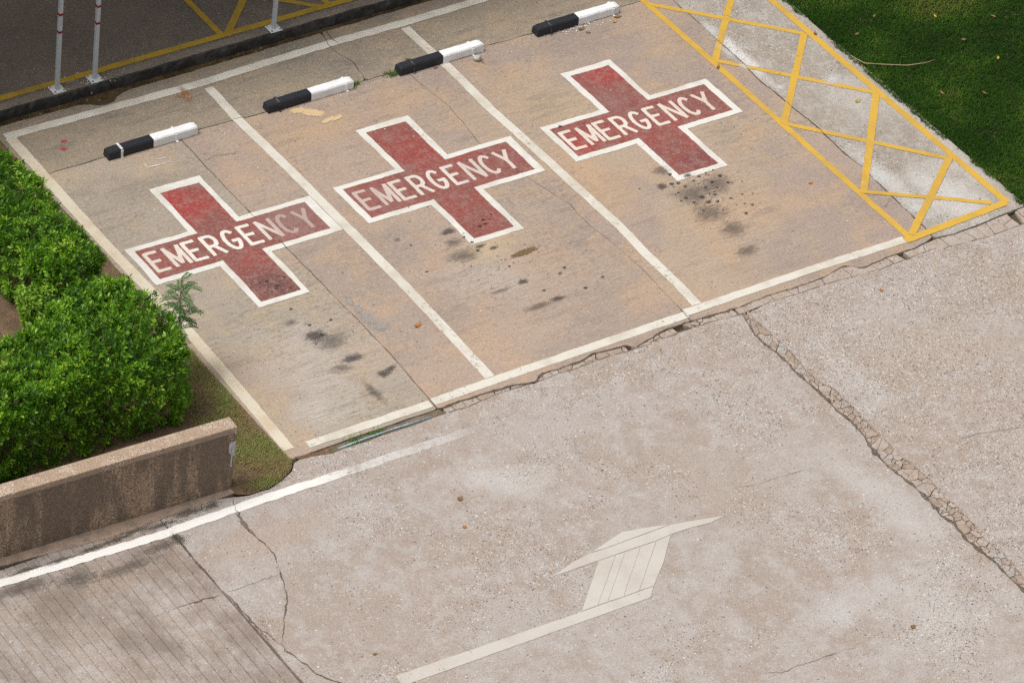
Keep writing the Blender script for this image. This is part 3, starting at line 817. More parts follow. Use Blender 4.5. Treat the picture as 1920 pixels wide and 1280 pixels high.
# ================================================================== PAINTED MARKINGS
ZP = 0.004
def mark(o, label, cat='painted line', group=None):
    return tag(o, label, cat, group)
mark(ribbon('painted_line', [(0.17, 0.0), (1.63, -0.02)], 0.105, ZP, 'white', amp=0.007, seed=2), 'worn white front line closing the leftmost parking bay, left of the slab joint')
mark(ribbon('painted_line', [(1.66, -0.005), (2.43, 0.0), (4.86, -0.01)], 0.110, ZP, 'white', amp=0.006, seed=3), 'white front line closing the middle parking bay beside the cracked joint')
mark(ribbon('painted_line', [(4.865, 0.02), (6.5, 0.02), (7.80, -0.015)], 0.108, ZP + 0.0008, 'white', amp=0.006, seed=4), 'white front line closing the rightmost bay up to the yellow hatching')
mark(ribbon('painted_line', [(2.43, 5.70), (2.41, 5.04), (2.44, 3.93), (2.445, 3.05), (2.45, 2.49), (2.45, 1.75), (2.43, 0.85), (2.41, 0.06)], 0.115, ZP + 0.0004, 'white', amp=0.006, seed=5), 'long white dividing line between the left and middle bays')
mark(ribbon('painted_line', [(5.05, 5.74), (5.06, 5.15), (5.07, 4.86), (5.05, 3.99), (5.08, 3.05), (5.11, 1.54), (5.08, 1.0), (5.08, 0.41), (5.06, 0.08)], 0.115, ZP + 0.0004, 'white', amp=0.006, seed=6), 'long white dividing line between the middle and right bays')
mark(ribbon('painted_line', [(-0.03, 5.865), (0.9, 5.84), (1.6, 5.825), (2.41, 5.81), (3.29, 5.835), (4.23, 5.845), (5.07, 5.83), (5.96, 5.84), (7.85, 5.84)], 0.115, ZP + 0.0012, 'white', amp=0.007, seed=7), 'long grey white line painted across the back of the bays near the gutter')
mark(ribbon('painted_line', [(0.01, 5.82), (0.01, 5.54), (0.0, 4.54), (-0.005, 3.83), (0.03, 2.12), (0.01, 1.18), (-0.035, 0.02)], 0.125, ZP + 0.0004, 'edge_paint', amp=0.006, seed=8), 'yellowed white edge line beside the hedge and grass verge')
mark(ribbon('painted_line', [(-6.0, -0.30), (-3.9, -0.39), (-3.47, -0.405), (-2.73, -0.455), (-2.2, -0.49), (-1.69, -0.505), (-0.98, -0.50), (-0.19, -0.52), (0.7, -0.54), (1.9, -0.565), (2.4, -0.57)], 0.105, ZP, 'white_road', amp=0.014, seed=9), 'bright white road line below the pebbled wall, fading out to the right')

def hatch(name, bars, w, z, mat, label, cat='road marking'):
    t = empty(name, (bars[0][0][0], bars[0][0][1], 0))
    for i, (a, b) in enumerate(bars):
        o = ribbon('bar', [a, b], w[i] if isinstance(w, list) else w, z + 0.0004 * i, mat, None, amp=0.006, seed=30 + i)
        o.data.transform(Matrix.Translation((-t.location.x, -t.location.y, 0)))
        o.parent = t
    tag(t, label, cat)
    return t
YB = [(7.853,4.964),(9.194,3.642),(8.844,4.602),(7.919,3.659),(7.919,3.659),(9.228,2.324),(9.194,3.642),(7.899,2.313),(7.899,2.313),(9.211,0.927),(9.228,2.324),(7.906,0.859),(7.924,0.882),(9.094,0.082),(9.211,0.960),(7.917,0.015),(9.242,0.009),(7.786,-0.038)]
bars = [((7.87, 5.84), (7.88, 3.63)), ((7.88, 3.63), (7.87, 0.0)), ((9.26, 5.9), (9.265, 0.0))]
bars += [(YB[i], YB[i + 1]) for i in range(0, len(YB), 2)]
bars += [(YB[2], (9.25, 5.5)), ((7.9, 5.0), (9.2, 5.7))][:1]
hatch('hatched_marking', bars, [0.080, 0.080, 0.088, 0.066, 0.08, 0.066, 0.08, 0.066, 0.082, 0.062, 0.082, 0.092, 0.066], ZP, 'yellow', 'yellow criss-cross no-parking hatching between the right bay and the lawn')
UB = [(2.986,7.145),(2.987,6.385),(3.589,6.885),(3.030,6.330),(3.831,6.782),(4.314,6.353),(4.389,6.531),(4.414,6.365)]
ub = [((-8.0, 6.37), (0.18, 6.37)), ((0.18, 6.37), (9.0, 6.345))] + [(UB[i], UB[i + 1]) for i in range(0, 8, 2)]
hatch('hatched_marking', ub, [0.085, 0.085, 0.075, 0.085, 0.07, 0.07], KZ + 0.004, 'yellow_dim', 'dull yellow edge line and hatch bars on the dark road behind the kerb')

# arrow of thermoplastic strips with thin gaps
arrow = empty('direction_arrow', (0.6, -3.2, 0))
def apiece(name, pts, z=ZP):
    c = Vector((sum(p[0] for p in pts) / len(pts), sum(p[1] for p in pts) / len(pts)))
    q = []
    for p in pts:
        d = Vector(p) - c
        q.append(c + d * (1 - 0.0006 / max(d.length, 0.02)))
    pl = wob(dense([(p.x - 0.6, p.y + 3.2) for p in q], 0.05, True), 3, 0.003, 6)
    return mesh(name, [(p.x, p.y, z) for p in pl], [tuple(range(len(pl)))], 'arrow', arrow)
apiece('shaft', [(-0.871,-3.232),(-0.878,-3.382),(1.929,-3.457),(2.049,-3.343),(1.210,-3.317)])
apiece('strip', [(1.221,-3.306),(1.404,-3.312),(1.981,-2.793),(1.787,-2.785)])
apiece('strip', [(1.408,-3.311),(1.517,-3.316),(2.086,-2.803),(1.986,-2.793)])
apiece('strip', [(1.522,-3.315),(1.704,-3.323),(2.272,-2.804),(2.092,-2.800)])
apiece('strip', [(1.708,-3.323),(1.886,-3.328),(2.461,-2.809),(2.276,-2.803)])
apiece('strip', [(1.891,-3.327),(2.056,-3.334),(2.357,-3.085),(2.644,-2.801),(2.466,-2.809)])
apiece('head_band', [(1.252,-2.766),(1.790,-2.780),(2.466,-2.803),(2.649,-2.795),(2.794,-2.798),(3.111,-2.831),(3.312,-2.814),(3.116,-2.764),(2.739,-2.676),(1.940,-2.668),(1.780,-2.657),(1.542,-2.684)])
apiece('head_top', [(1.789,-2.650),(2.144,-2.562),(2.235,-2.540),(2.488,-2.598),(2.740,-2.668),(1.944,-2.662)])
tag(arrow, 'cream painted direction arrow with bent shaft on the driveway', 'road marking')

# emergency crosses
def letter_mesh(strokes, sx, sy, ox, oy, shear, seed, lw, cell=0.0085):
    segs = [((ox + a * sx, oy + b * sy + shear * a * sx), (ox + c * sx, oy + d * sy + shear * c * sx)) for (a, b, c, d) in strokes]
    x0 = min(min(s[0][0], s[1][0]) for s in segs) - lw
    x1 = max(max(s[0][0], s[1][0]) for s in segs) + lw
    y0 = min(min(s[0][1], s[1][1]) for s in segs) - lw
    y1 = max(max(s[0][1], s[1][1]) for s in segs) + lw
    nx, ny = int((x1 - x0) / cell) + 2, int((y1 - y0) / cell) + 2
    X, Y = np.meshgrid(x0 + cell * np.arange(nx), y0 + cell * np.arange(ny), indexing='ij')
    D = np.full(X.shape, 9.0)
    for (ax, ay), (bx, by) in segs:
        L = math.hypot(bx - ax, by - ay) or 1e-6
        ux, uy = (bx - ax) / L, (by - ay) / L
        s = (X - (ax + bx) / 2) * ux + (Y - (ay + by) / 2) * uy
        t = -(X - ax) * uy + (Y - ay) * ux
        D = np.minimum(D, np.maximum(np.abs(s) - L / 2 - lw * 0.32, np.abs(t) - lw / 2))
    for i in range(nx):
        for j in range(ny):
            if abs(D[i, j]) < 0.03:
                D[i, j] += 0.0035 * nz(X[i, j] * 22, Y[i, j] * 22, seed)
    verts, faces, cache = [], [], {}
    def vid(key, p):
        if key not in cache:
            cache[key] = len(verts)
            verts.append(p)
        return cache[key]
    for i in range(nx - 1):
        for j in range(ny - 1):
            cs = [(i, j), (i + 1, j), (i + 1, j + 1), (i, j + 1)]
            ds = [D[c] for c in cs]
            if min(ds) >= 0:
                continue
            poly = []
            for k in range(4):
                c, n = cs[k], cs[(k + 1) % 4]
                d, e = ds[k], ds[(k + 1) % 4]
                if d < 0:
                    poly.append(vid(c, (X[c], Y[c])))
                if (d < 0) != (e < 0):
                    u = d / (d - e)
                    poly.append(vid((min(c, n), max(c, n)), (X[c] + (X[n] - X[c]) * u, Y[c] + (Y[n] - Y[c]) * u)))
            if len(poly) >= 3:
                faces.append(poly)
    return verts, faces
def arc(cx, cy, rx, ry, a0, a1, n):
    p = [(cx + rx * math.cos(R(a0 + (a1 - a0) * i / n)), cy + ry * math.sin(R(a0 + (a1 - a0) * i / n))) for i in range(n + 1)]
    return [p[i] + p[i + 1] for i in range(n)]
GLYPH = {
    'E': [(0.0, 0, 0.0, 1), (0, 1, 0.9, 1), (0, 0.52, 0.75, 0.52), (0, 0, 0.95, 0)],
    'M': [(0.0, 0, 0.0, 1), (0.0, 1, 0.5, 0.12), (0.5, 0.12, 1.0, 1), (1.0, 1, 1.0, 0)],
    'R': [(0.0, 0, 0.0, 1), (0, 1, 0.55, 1), (0, 0.46, 0.55, 0.46), (0.5, 0.46, 0.98, 0)] + arc(0.55, 0.73, 0.38, 0.27, -90, 90, 8),
    'G': arc(0.5, 0.5, 0.5, 0.5, 48, 350, 16) + [(0.55, 0.44, 1.0, 0.44), (0.99, 0.44, 0.99, 0.34)],
    'N': [(0.0, 0, 0.0, 1), (0.0, 1, 0.95, 0), (0.95, 0, 0.95, 1)],
    'C': arc(0.5, 0.5, 0.5, 0.5, 48, 312, 14),
    'Y': [(0.0, 1, 0.5, 0.48), (1.0, 1, 0.5, 0.48), (0.5, 0.48, 0.5, 0)],
}
def cross(out, inn, text, red, faded, label, seed):
    cx = sum(p[0] for p in out) / len(out)
    cy = sum(p[1] for p in out) / len(out)
    t = empty('emergency_cross', (cx, cy, 0))
    loc = lambda p: (p[0] - cx, p[1] - cy)
    n = len(out)
    vo, vi = [], []
    for i in range(n):
        a, b = Vector(loc(out[i])), Vector(loc(out[(i + 1) % n]))
        c, d = Vector(loc(inn[i])), Vector(loc(inn[(i + 1) % n]))
        k = max(2, int((b - a).length / 0.05))
        vo += [a.lerp(b, j / k) for j in range(k)]
        vi += [c.lerp(d, j / k) for j in range(k)]
    vo = wob(vo, seed, 0.010, 4)
    vi = wob(vi, seed + 9, 0.008, 4)
    m_ = len(vo)
    mesh('white_border', [(p.x, p.y, ZP + 0.0006) for p in vo] + [(p.x, p.y, ZP + 0.0006) for p in vi], [(i, (i + 1) % m_, m_ + (i + 1) % m_, m_ + i) for i in range(m_)], 'white2', t)
    rr_ = [p * 1.0 + (p.normalized() * 0.006) for p in vi]
    mesh('red_field', [(p.x, p.y, ZP) for p in rr_], [tuple(range(m_))], red, t)
    x0, y0, x1, y1, h = text
    pitch = (x1 - x0) / 9.0
    for i, ch in enumerate('EMERGENCY'):
        v, f = letter_mesh(GLYPH[ch], pitch * (0.80 if ch in 'MN' else 0.72) - 0.02, h - 0.05, x0 + pitch * i + 0.028 - cx, y0 + (y1 - y0) * i / 9.0 + 0.025 - cy, (y1 - y0) / (x1 - x0), seed + i, 0.045)
        mt = faded
        o = mesh('letter', [(p[0], p[1], ZP + 0.0012) for p in v], f, mt, t)
    tag(t, label, 'road marking', 'emergency crosses painted in the bays')
    return t
def cr(xa, xb, xc, xd, ya, yb, yc, yd, skew=(0, 0)):
    # xa < xb < xc < xd and ya < yb < yc < yd: the twelve corners, counter-clockwise
    k, l = skew
    pts = [(xb, ya), (xc, ya), (xc, yb), (xd, yb), (xd, yc), (xc, yc), (xc, yd), (xb, yd), (xb, yc), (xa, yc), (xa, yb), (xb, yb)]
    mx, my = (xa + xd) / 2, (ya + yd) / 2
    return [(x + l * (y - my), y + k * (x - mx)) for x, y in pts]
cross(cr(0.125, 0.885, 1.50, 2.38, 2.09, 2.865, 3.535, 4.35, (-0.022, 0.0)), cr(0.205, 0.96, 1.435, 2.275, 2.165, 2.945, 3.465, 4.245, (-0.022, 0.0)), (0.235, 3.06, 2.245, 3.0, 0.365), 'red1', 'letter1', 'leftmost red emergency cross, its last letters worn nearly away', 11)
cross(cr(2.685, 3.475, 4.145, 4.955, 2.0, 2.785, 3.495, 4.30, (-0.022, -0.005)), cr(2.765, 3.555, 4.065, 4.86, 2.08, 2.86, 3.425, 4.215, (-0.022, -0.005)), (2.80, 2.99, 4.80, 2.93, 0.37), 'red2', 'letter2', 'middle red emergency cross with a pale worn first E and M', 31)
cross(cr(5.35, 6.155, 6.835, 7.615, 1.955, 2.72, 3.43, 4.205, (-0.02, -0.01)), cr(5.43, 6.235, 6.76, 7.525, 2.03, 2.80, 3.355, 4.12, (-0.02, -0.01)), (5.455, 2.92, 7.46, 2.86, 0.37), 'red3', 'letter3', 'rightmost red emergency cross with crisp letters, oil drips at its foot', 51)

# ================================================================== CRACKS AND STAINS
ZC = 0.0072
def crack(pts, w, mat='dirt', par=drv, pa=0.012, wv=0.8, seed=1, z=ZC, taper=True):
    pts = [tuple(p) for p in wob(dense(pts, 0.025), seed + 50, pa * 1.1, 22.0)]
    return ribbon('crack', pts, w * 0.72, z, mat, par, step=0.02, amp=0.0012, seed=seed, path_amp=pa, wvar=wv * 0.6, taper=taper)
# the joints where they break through the paint
def over(j, y0, y1, seed, w=0.011):
    pts = [p for p in j[0] if y0 <= p.y <= y1]
    if len(pts) > 2:
        crack([(p.x, p.y) for p in pts], w, 'dirt', pav, 0.0, 0.5, seed, taper=False)
over(j1, -0.12, 0.1, 1); over(j1, 2.83, 3.0, 2); over(j1, 3.40, 3.60, 3, 0.008)
over(j2, -0.12, 0.1, 4, 0.008)
over(j3, -0.12, 0.3, 5, 0.016); over(j3, 0.5, 1.0, 6, 0.013); over(j3, 1.5, 2.9, 7, 0.012); over(j3, 3.0, 4.0, 8, 0.011)
crack([(4.207,6.129),(4.167,5.913),(4.193,5.803)], 0.010, 'dirt', pav, 0.004, 0.5, 9)
over(JR, 5.75, 5.95, 10, 0.008)
crack([(2.34, 5.075), (2.5, 5.055)], 0.010, 'dirt', pav, 0.0, 0.4, 11)
# driveway cracks
crack([(-0.913,-0.359),(-0.980,-0.504),(-1.020,-0.840),(-0.991,-1.091),(-0.980,-1.273),(-1.052,-1.439),(-1.121,-1.635),(-1.191,-1.829),(-1.354,-2.028),(-1.579,-2.361)], 0.015, 'dirt', seed=21, wv=1.0)
crack([(-1.575,-2.307),(-1.608,-2.457),(-1.534,-2.690),(-1.508,-2.870),(-1.394,-3.067),(-1.221,-3.295)], 0.016, 'dirt', seed=22, wv=1.0)
crack([(-1.008,-0.550),(-1.028,-0.718),(-1.000,-0.940)], 0.030, 'hair', seed=23, wv=1.2, z=ZC - 0.0004)
crack([(-2.294,-1.468),(-2.069,-1.486),(-1.732,-1.519)], 0.010, 'dirt', seed=24)
crack([(-1.689,-1.498),(-1.549,-1.514),(-1.247,-1.512),(-1.085,-1.509)], 0.006, 'hair', seed=25)
crack([(-1.682,-2.027),(-1.626,-2.197),(-1.606,-2.389)], 0.009, 'hair', seed=26)
crack([(-1.700,-0.608),(-1.719,-0.862),(-1.701,-1.334)], 0.018, 'dirt', seed=27, wv=1.0)
crack([(-1.693,-1.453),(-1.677,-1.889),(-1.678,-2.281)], 0.016, 'dirt', seed=28, wv=0.9)
crack([(3.614,-2.494),(3.889,-2.579),(4.197,-2.591),(4.528,-2.636)], 0.005, 'hair', seed=29)
crack([(2.225,-4.814),(2.448,-4.917),(2.625,-4.911),(2.864,-4.938),(3.097,-4.947),(3.276,-4.970)], 0.007, 'hair', seed=30)
crack([(6.229,-2.965),(6.487,-3.000),(6.718,-3.069),(6.937,-3.125)], 0.008, 'hair', seed=31)
crack([(1.667,4.519),(1.822,4.589),(2.049,4.515),(2.135,4.583)], 0.006, 'dirt', pav, seed=32)
crack([(7.924,0.524),(8.081,0.629),(8.347,0.645)], 0.004, 'hair', pav, seed=33)
# broken edge line of the front joint
crack([(x, up_y(x) - 0.008) for x in np.arange(1.7, 5.45, 0.03)], 0.021, 'dirt', drv, 0.004, 1.8, 34, 0.0012, False)
crack([(x, up_y(x) - 0.007) for x in np.arange(5.45, 9.5, 0.03)], 0.014, 'dirt', drv, 0.005, 1.8, 35, 0.0012, False)
crack([(x, lo_y(x) + 0.005) for x in np.arange(1.7, 5.4, 0.03)], 0.010, 'dirt', drv, 0.004, 1.8, 36, 0.0012, False)
crack([(x, lo_y(x) + 0.005) for x in np.arange(5.6, 9.5, 0.03)], 0.009, 'dirt', drv, 0.005, 1.8, 37, 0.0012, False)
for k, off in enumerate((0.012,)):
    crack([(p[0] + off, p[1]) for p in (stripL if k == 0 else stripR)[1:-2]], 0.026 if k == 0 else 0.006, 'dirt', drv, 0.016, 2.6, 38 + k, 0.0035, False)

def stain(x, y, rx, ry, mat, par=pav, rot=0.0, z=0.0058, seed=1, name='stain', rings=5, seg=22):
    v, a, f = [(x, y, z)], [1.0], []
    c, s = math.cos(R(rot)), math.sin(R(rot))
    for i in range(1, rings + 1):
        u = i / rings
        for k in range(seg):
            th = 2 * math.pi * k / seg
            q = u * (1 + 0.28 * nz(math.cos(th) * 1.4 + x * 3, math.sin(th) * 1.4 + y * 3, seed))
            lx, ly = rx * q * math.cos(th), ry * q * math.sin(th)
            v.append((x + c * lx - s * ly, y + s * lx + c * ly, z))
            a.append(1 - u)
    for k in range(seg):
        f.append((0, 1 + k, 1 + (k + 1) % seg))
    for i in range(rings - 1):
        for k in range(seg):
            p, q = 1 + i * seg + k, 1 + i * seg + (k + 1) % seg
            f.append((p, p + seg, q + seg, q))
    o = mesh(name, v, f, mat, par)
    at = o.data.attributes.new('a', 'FLOAT', 'POINT')
    at.data.foreach_set('value', a)
    return o
SZ = [0.0056]
def stains(lst, par=pav):
    for (p, rx, ry, mat, rot) in lst:
        SZ[0] += 0.00003
        stain(p[0], p[1], rx, ry, mat, par, rot, SZ[0], int(SZ[0] * 1e6) % 97)
OS = [(6.177,1.682),(6.092,1.864),(6.535,1.724),(6.135,1.327),(6.327,1.988),(6.202,0.975),(5.943,1.958),(6.106,0.602),(1.154,1.442),(1.255,1.293),(1.303,0.957),(1.121,0.875),(1.467,0.605),(1.587,0.641),(1.207,0.400),(1.048,1.740),(3.376,2.312),(3.545,1.948),(3.659,1.861),(3.926,1.646),(3.613,1.236),(3.779,0.829),(3.322,1.208),(3.524,0.804),(3.298,1.884),(4.050,1.172),(2.810,2.435),(3.680,0.556),(3.324,2.130),(6.116,2.200),(6.246,2.028),(6.965,3.697)]
stains([(OS[0], 0.42, 0.30, 'oil_soft', 0), (OS[2], 0.36, 0.24, 'oil_soft', 20), (OS[3], 0.34, 0.26, 'oil_soft', 0), (OS[5], 0.3, 0.22, 'oil_soft', 0), (OS[7], 0.25, 0.15, 'oil_soft', 0), (OS[6], 0.10, 0.10, 'oil', 0),
        (OS[8], 0.20, 0.13, 'oil', 0), (OS[9], 0.34, 0.25, 'oil_soft', 0), (OS[10], 0.22, 0.10, 'oil', 0), (OS[11], 0.2, 0.12, 'oil_soft', 0), (OS[12], 0.14, 0.09, 'oil', 0), (OS[13], 0.12, 0.06, 'oil', 10), (OS[14], 0.10, 0.34, 'oil_soft', 0), (OS[15], 0.14, 0.09, 'oil_soft', 0),
        (OS[16], 0.15, 0.08, 'oil', 0), (OS[17], 0.10, 0.05, 'oil', 0), (OS[18], 0.09, 0.05, 'oil', 0), (OS[19], 0.24, 0.062, 'brown_spill', 3), (OS[20], 0.10, 0.07, 'oil', 0), (OS[21], 0.13, 0.06, 'oil', 0), (OS[22], 0.2, 0.05, 'oil_soft', 0), (OS[23], 0.3, 0.10, 'oil_soft', 0), (OS[24], 0.3, 0.2, 'oil_soft', 0), (OS[25], 0.05, 0.035, 'oil', 0), (OS[26], 0.08, 0.05, 'oil_soft', 0), (OS[28], 0.2, 0.12, 'oil_soft', 0), (OS[4], 0.10, 0.06, 'oil', 0), (OS[29], 0.18, 0.12, 'oil_soft', 0)])
SP = [(3.212,4.797),(3.250,4.690),(3.100,4.896),(3.297,4.601),(3.409,4.591),(2.145,5.757),(2.116,5.626),(0.504,5.523),(0.428,5.398),(2.078,5.700)]
stains([(SP[0], 0.15, 0.085, 'cream_spill', -35), (SP[2], 0.12, 0.06, 'cream_spill', -10), (SP[3], 0.12, 0.035, 'cream_spill', 15), (SP[4], 0.09, 0.03, 'cream_spill', 15), (SP[5], 0.10, 0.16, 'rust', 0), (SP[6], 0.08, 0.2, 'rust', 0), (SP[9], 0.2, 0.05, 'rust', 0), (SP[7], 0.05, 0.045, 'spray', 0), (SP[8], 0.06, 0.05, 'spray', 0)])
CH = [(8.233,4.146),(8.146,3.714),(8.174,3.960),(8.155,3.417),(8.276,2.896),(8.106,4.444),(8.923,2.759),(8.287,0.379),(8.792,0.349),(8.278,1.038)]
stains([(CH[0], 0.10, 0.2, 'chalk', 0), (CH[1], 0.10, 0.28, 'chalk', 0), (CH[3], 0.10, 0.15, 'chalk', 0), (CH[4], 0.12, 0.10, 'chalk', 0), (CH[6], 0.25, 0.14, 'chalk', 20), (CH[7], 0.22, 0.22, 'chalk', 0), (CH[8], 0.3, 0.2, 'chalk', 0), (CH[9], 0.2, 0.3, 'chalk', 0)])
SM = [(1.801,1.434),(1.859,1.266),(1.798,1.614),(1.775,1.755),(1.778,0.836),(1.759,0.554),(4.803,0.320),(1.344,2.645),(1.520,2.558)]
stains([(SM[0], 0.10, 0.16, 'smear', 10), (SM[1], 0.13, 0.10, 'smear', 0), (SM[2], 0.08, 0.12, 'smear', 0), (SM[3], 0.07, 0.10, 'smear', 0)])
# oil drops, gathered per group
rnd = random.Random(77)
def drops(centres, mat='oil_spot', par=pav, name='oil_drops'):
    v, a, f = [], [], []
    for (x, y, r) in centres:
        b = len(v)
        v.append((x, y, 0.0066)); a.append(1.0)
        for k in range(9):
            th = 2 * math.pi * k / 9
            q = r * rnd.uniform(0.8, 1.2)
            v.append((x + q * math.cos(th), y + q * 0.8 * math.sin(th), 0.0066)); a.append(0.0)
        f += [(b, b + 1 + k, b + 1 + (k + 1) % 9) for k in range(9)]
    o = mesh(name, v, f, mat, par)
    o.data.attributes.new('a', 'FLOAT', 'POINT').data.foreach_set('value', a)
    tag(o, kind='stuff')
    return o
D1 = [(1.248,2.328),(1.349,2.228),(1.214,2.295),(1.186,2.440),(1.106,2.449),(1.389,2.420),(1.198,1.616),(1.228,1.424),(1.094,1.325),(1.443,1.592),(1.165,1.930)]
D3 = [(6.045,1.779),(6.184,1.841),(6.207,1.743),(6.347,1.816),(6.370,1.728),(6.498,1.774),(6.079,1.946),(6.494,1.668),(6.654,1.687),(6.800,1.638),(6.322,1.882),(6.149,1.923),(6.150,2.096),(6.650,1.831),(6.228,1.603),(6.240,1.490),(6.342,1.461),(6.091,1.563),(6.511,1.443),(6.659,1.446),(6.057,1.665),(6.297,1.301),(6.508,1.144),(6.111,1.392),(6.488,1.314),(6.649,1.236),(6.391,1.577),(6.383,2.016),(6.423,1.920),(5.566,3.372),(7.335,2.360),(7.326,2.499)]
D2 = [(3.829,2.321),(3.902,2.296),(3.965,2.370),(3.739,2.239),(3.818,2.253),(3.504,2.041),(3.478,1.898),(3.479,2.157),(4.150,1.236),(4.155,0.845),(3.730,1.005),(2.787,1.829),(2.887,2.293),(3.631,1.514),(4.425,0.915)]
drops([(p[0], p[1], rnd.uniform(0.020, 0.040)) for p in D1])
drops([(p[0] + rnd.uniform(-.01, .01), p[1], rnd.uniform(0.012, 0.045)) for p in D3] + [(D3[0][0] + rnd.gauss(0.35, 0.3), D3[0][1] + rnd.gauss(-0.1, 0.22), rnd.uniform(0.006, 0.022)) for _ in range(28)])
drops([(p[0], p[1], rnd.uniform(0.018, 0.04)) for p in D2] + [(3.7 + rnd.gauss(0, 0.35), 1.7 + rnd.gauss(0, 0.4), rnd.uniform(0.005, 0.016)) for _ in range(50)])
drops([(rnd.uniform(0.1, 2.3), rnd.uniform(0.2, 2.2), rnd.uniform(0.004, 0.013)) for _ in range(50)])
drops([(rnd.uniform(-1.5, 9), rnd.uniform(-5.5, -0.4), rnd.uniform(0.005, 0.014)) for _ in range(80)], par=drv)
# moss and grime along the wall foot and the covered drain edge
MG = [(-3.201,-0.356),(-2.867,-0.385),(-2.489,-0.377),(-2.226,-0.366),(-1.993,-0.340),(-1.737,-0.383),(-1.412,-0.342),(-1.155,-0.355),(-1.700,-0.608),(-1.690,-0.643),(-1.169,-0.616),(-2.357,-0.764),(-3.411,-0.562),(-2.841,-0.686),(-1.896,-0.654)]
stains([(MG[i], 0.30, 0.055, 'grime', 0) for i in range(0, 6)] + [(MG[6], 0.32, 0.10, 'grime', 0), (MG[7], 0.2, 0.09, 'grime', 0), (MG[8], 0.10, 0.14, 'grime', 0), (MG[9], 0.08, 0.12, 'grime', 0), (MG[11], 0.6, 0.12, 'oil_soft', 0), (MG[12], 0.6, 0.16, 'oil_soft', 0), (MG[14], 0.5, 0.10, 'oil_soft', 0), (MG[13], 0.4, 0.2, 'oil_soft', 0)], drv)
sheet('joint_fill', [(0.25, -0.118), (1.0, -0.118), (1.66, -0.118), (1.70, -0.2), (1.0, -0.225), (0.3, -0.225)], -0.012, 'joint_fill', drv, 0.04, 0.01, 6, 9)
rs = sheet('washed_soil', [(-0.05, -0.10), (0.12, -0.125), (0.34, -0.15), (0.30, -0.215), (0.12, -0.175), (-0.02, -0.155)], 0.003, 'redsoil', drv, 0.03, 0.012, 4, 9)
# paint flecks round the wheel stops and posts
def flecks(centres, par, z=0.0075, name='paint_flecks'):
    v, f = [], []
    for (x, y, r) in centres:
        b = len(v)
        for k in range(5):
            th = 2 * math.pi * k / 5 + x
            q = r * rnd.uniform(0.5, 1.3)
            v.append((x + q * math.cos(th), y + q * math.sin(th), z))
        f.append(tuple(range(b, b + 5)))
    o = mesh(name, v, f, 'fleck', par)
    tag(o, kind='stuff')
flecks([(rnd.uniform(0.9, 7.4), 4.93 + rnd.gauss(0, 0.06), rnd.uniform(0.003, 0.009)) for _ in range(90)] + [(6.9 + rnd.gauss(0, 0.15), 4.88 + rnd.gauss(0, 0.04), rnd.uniform(0.004, 0.014)) for _ in range(60)] + [(rnd.uniform(0, 9.3), rnd.uniform(0, 6.0), rnd.uniform(0.003, 0.009)) for _ in range(110)], pav)
flecks([(1.2 + rnd.gauss(0, 0.22), 6.26 + rnd.gauss(0, 0.09), rnd.uniform(0.003, 0.010)) for _ in range(70)] + [(rnd.uniform(0.2, 6), rnd.uniform(6.2, 7.6), rnd.uniform(0.003, 0.008)) for _ in range(50)], road, KZ + 0.006)

for q in ([(1.245,4.790),(1.350,4.778)], [(1.080,4.812),(1.072,4.715)], [(1.069,4.709),(1.233,4.694),(1.357,4.695)], [(2.855,4.750),(2.953,4.758)]):
    ribbon('chalk_mark', q, 0.010, 0.0074, 'fleck', pav, 0.03, 0.004, 4, 0.003, 0.9, True)
def grit(name, pts, parent, mat, rmin, rmax):
    v, f = [], []
    for (x, y, z) in pts:
        r_ = rnd.uniform(rmin, rmax)
        b = len(v)
        a0 = rnd.uniform(0, 6)
        v += [(x + r_ * math.cos(a0 + k * 1.57) * rnd.uniform(.7, 1.2), y + r_ * math.sin(a0 + k * 1.57) * rnd.uniform(.7, 1.2), z) for k in range(4)] + [(x, y, z + r_ * 0.8), (x, y, z - r_ * 0.5)]
        f += [(b + k, b + (k + 1) % 4, b + 4) for k in range(4)] + [(b + (k + 1) % 4, b + k, b + 5) for k in range(4)]
    tag(mesh(name, v, f, mat, parent), kind='stuff')
gp = []
for _ in range(900):
    i = rnd.randrange(0, len(stripL) - 3)
    u, w_ = rnd.random(), rnd.random()
    a = Vector(stripL[i]).lerp(Vector(stripL[i + 1]), u)
    k = min(i, len(stripR) - 2)
    b = Vector(stripR[k]).lerp(Vector(stripR[k + 1]), u)
    w_ = w_ if rnd.random() < 0.35 else (0.9 + 0.2 * w_ if rnd.random() < 0.5 else 0.1 * w_ - 0.02)
    p = a.lerp(b, w_)
    gp.append((p.x, p.y, 0.001))
grit('grit', gp[:450], drv, 'mortar_brown', 0.004, 0.011)
grit('grit', gp[450:], drv, 'ground', 0.003, 0.009)
grit('grit', [(rnd.uniform(1.7, 9.4), -0.165 + rnd.gauss(0, 0.035), 0.0) for _ in range(260)], drv, 'ground', 0.003, 0.008)
grit('grit', [(rnd.uniform(-2.6, -0.7), -0.02 + rnd.uniform(0.0, 0.6), 0.006) for _ in range(160)], bed, 'ground', 0.006, 0.022)

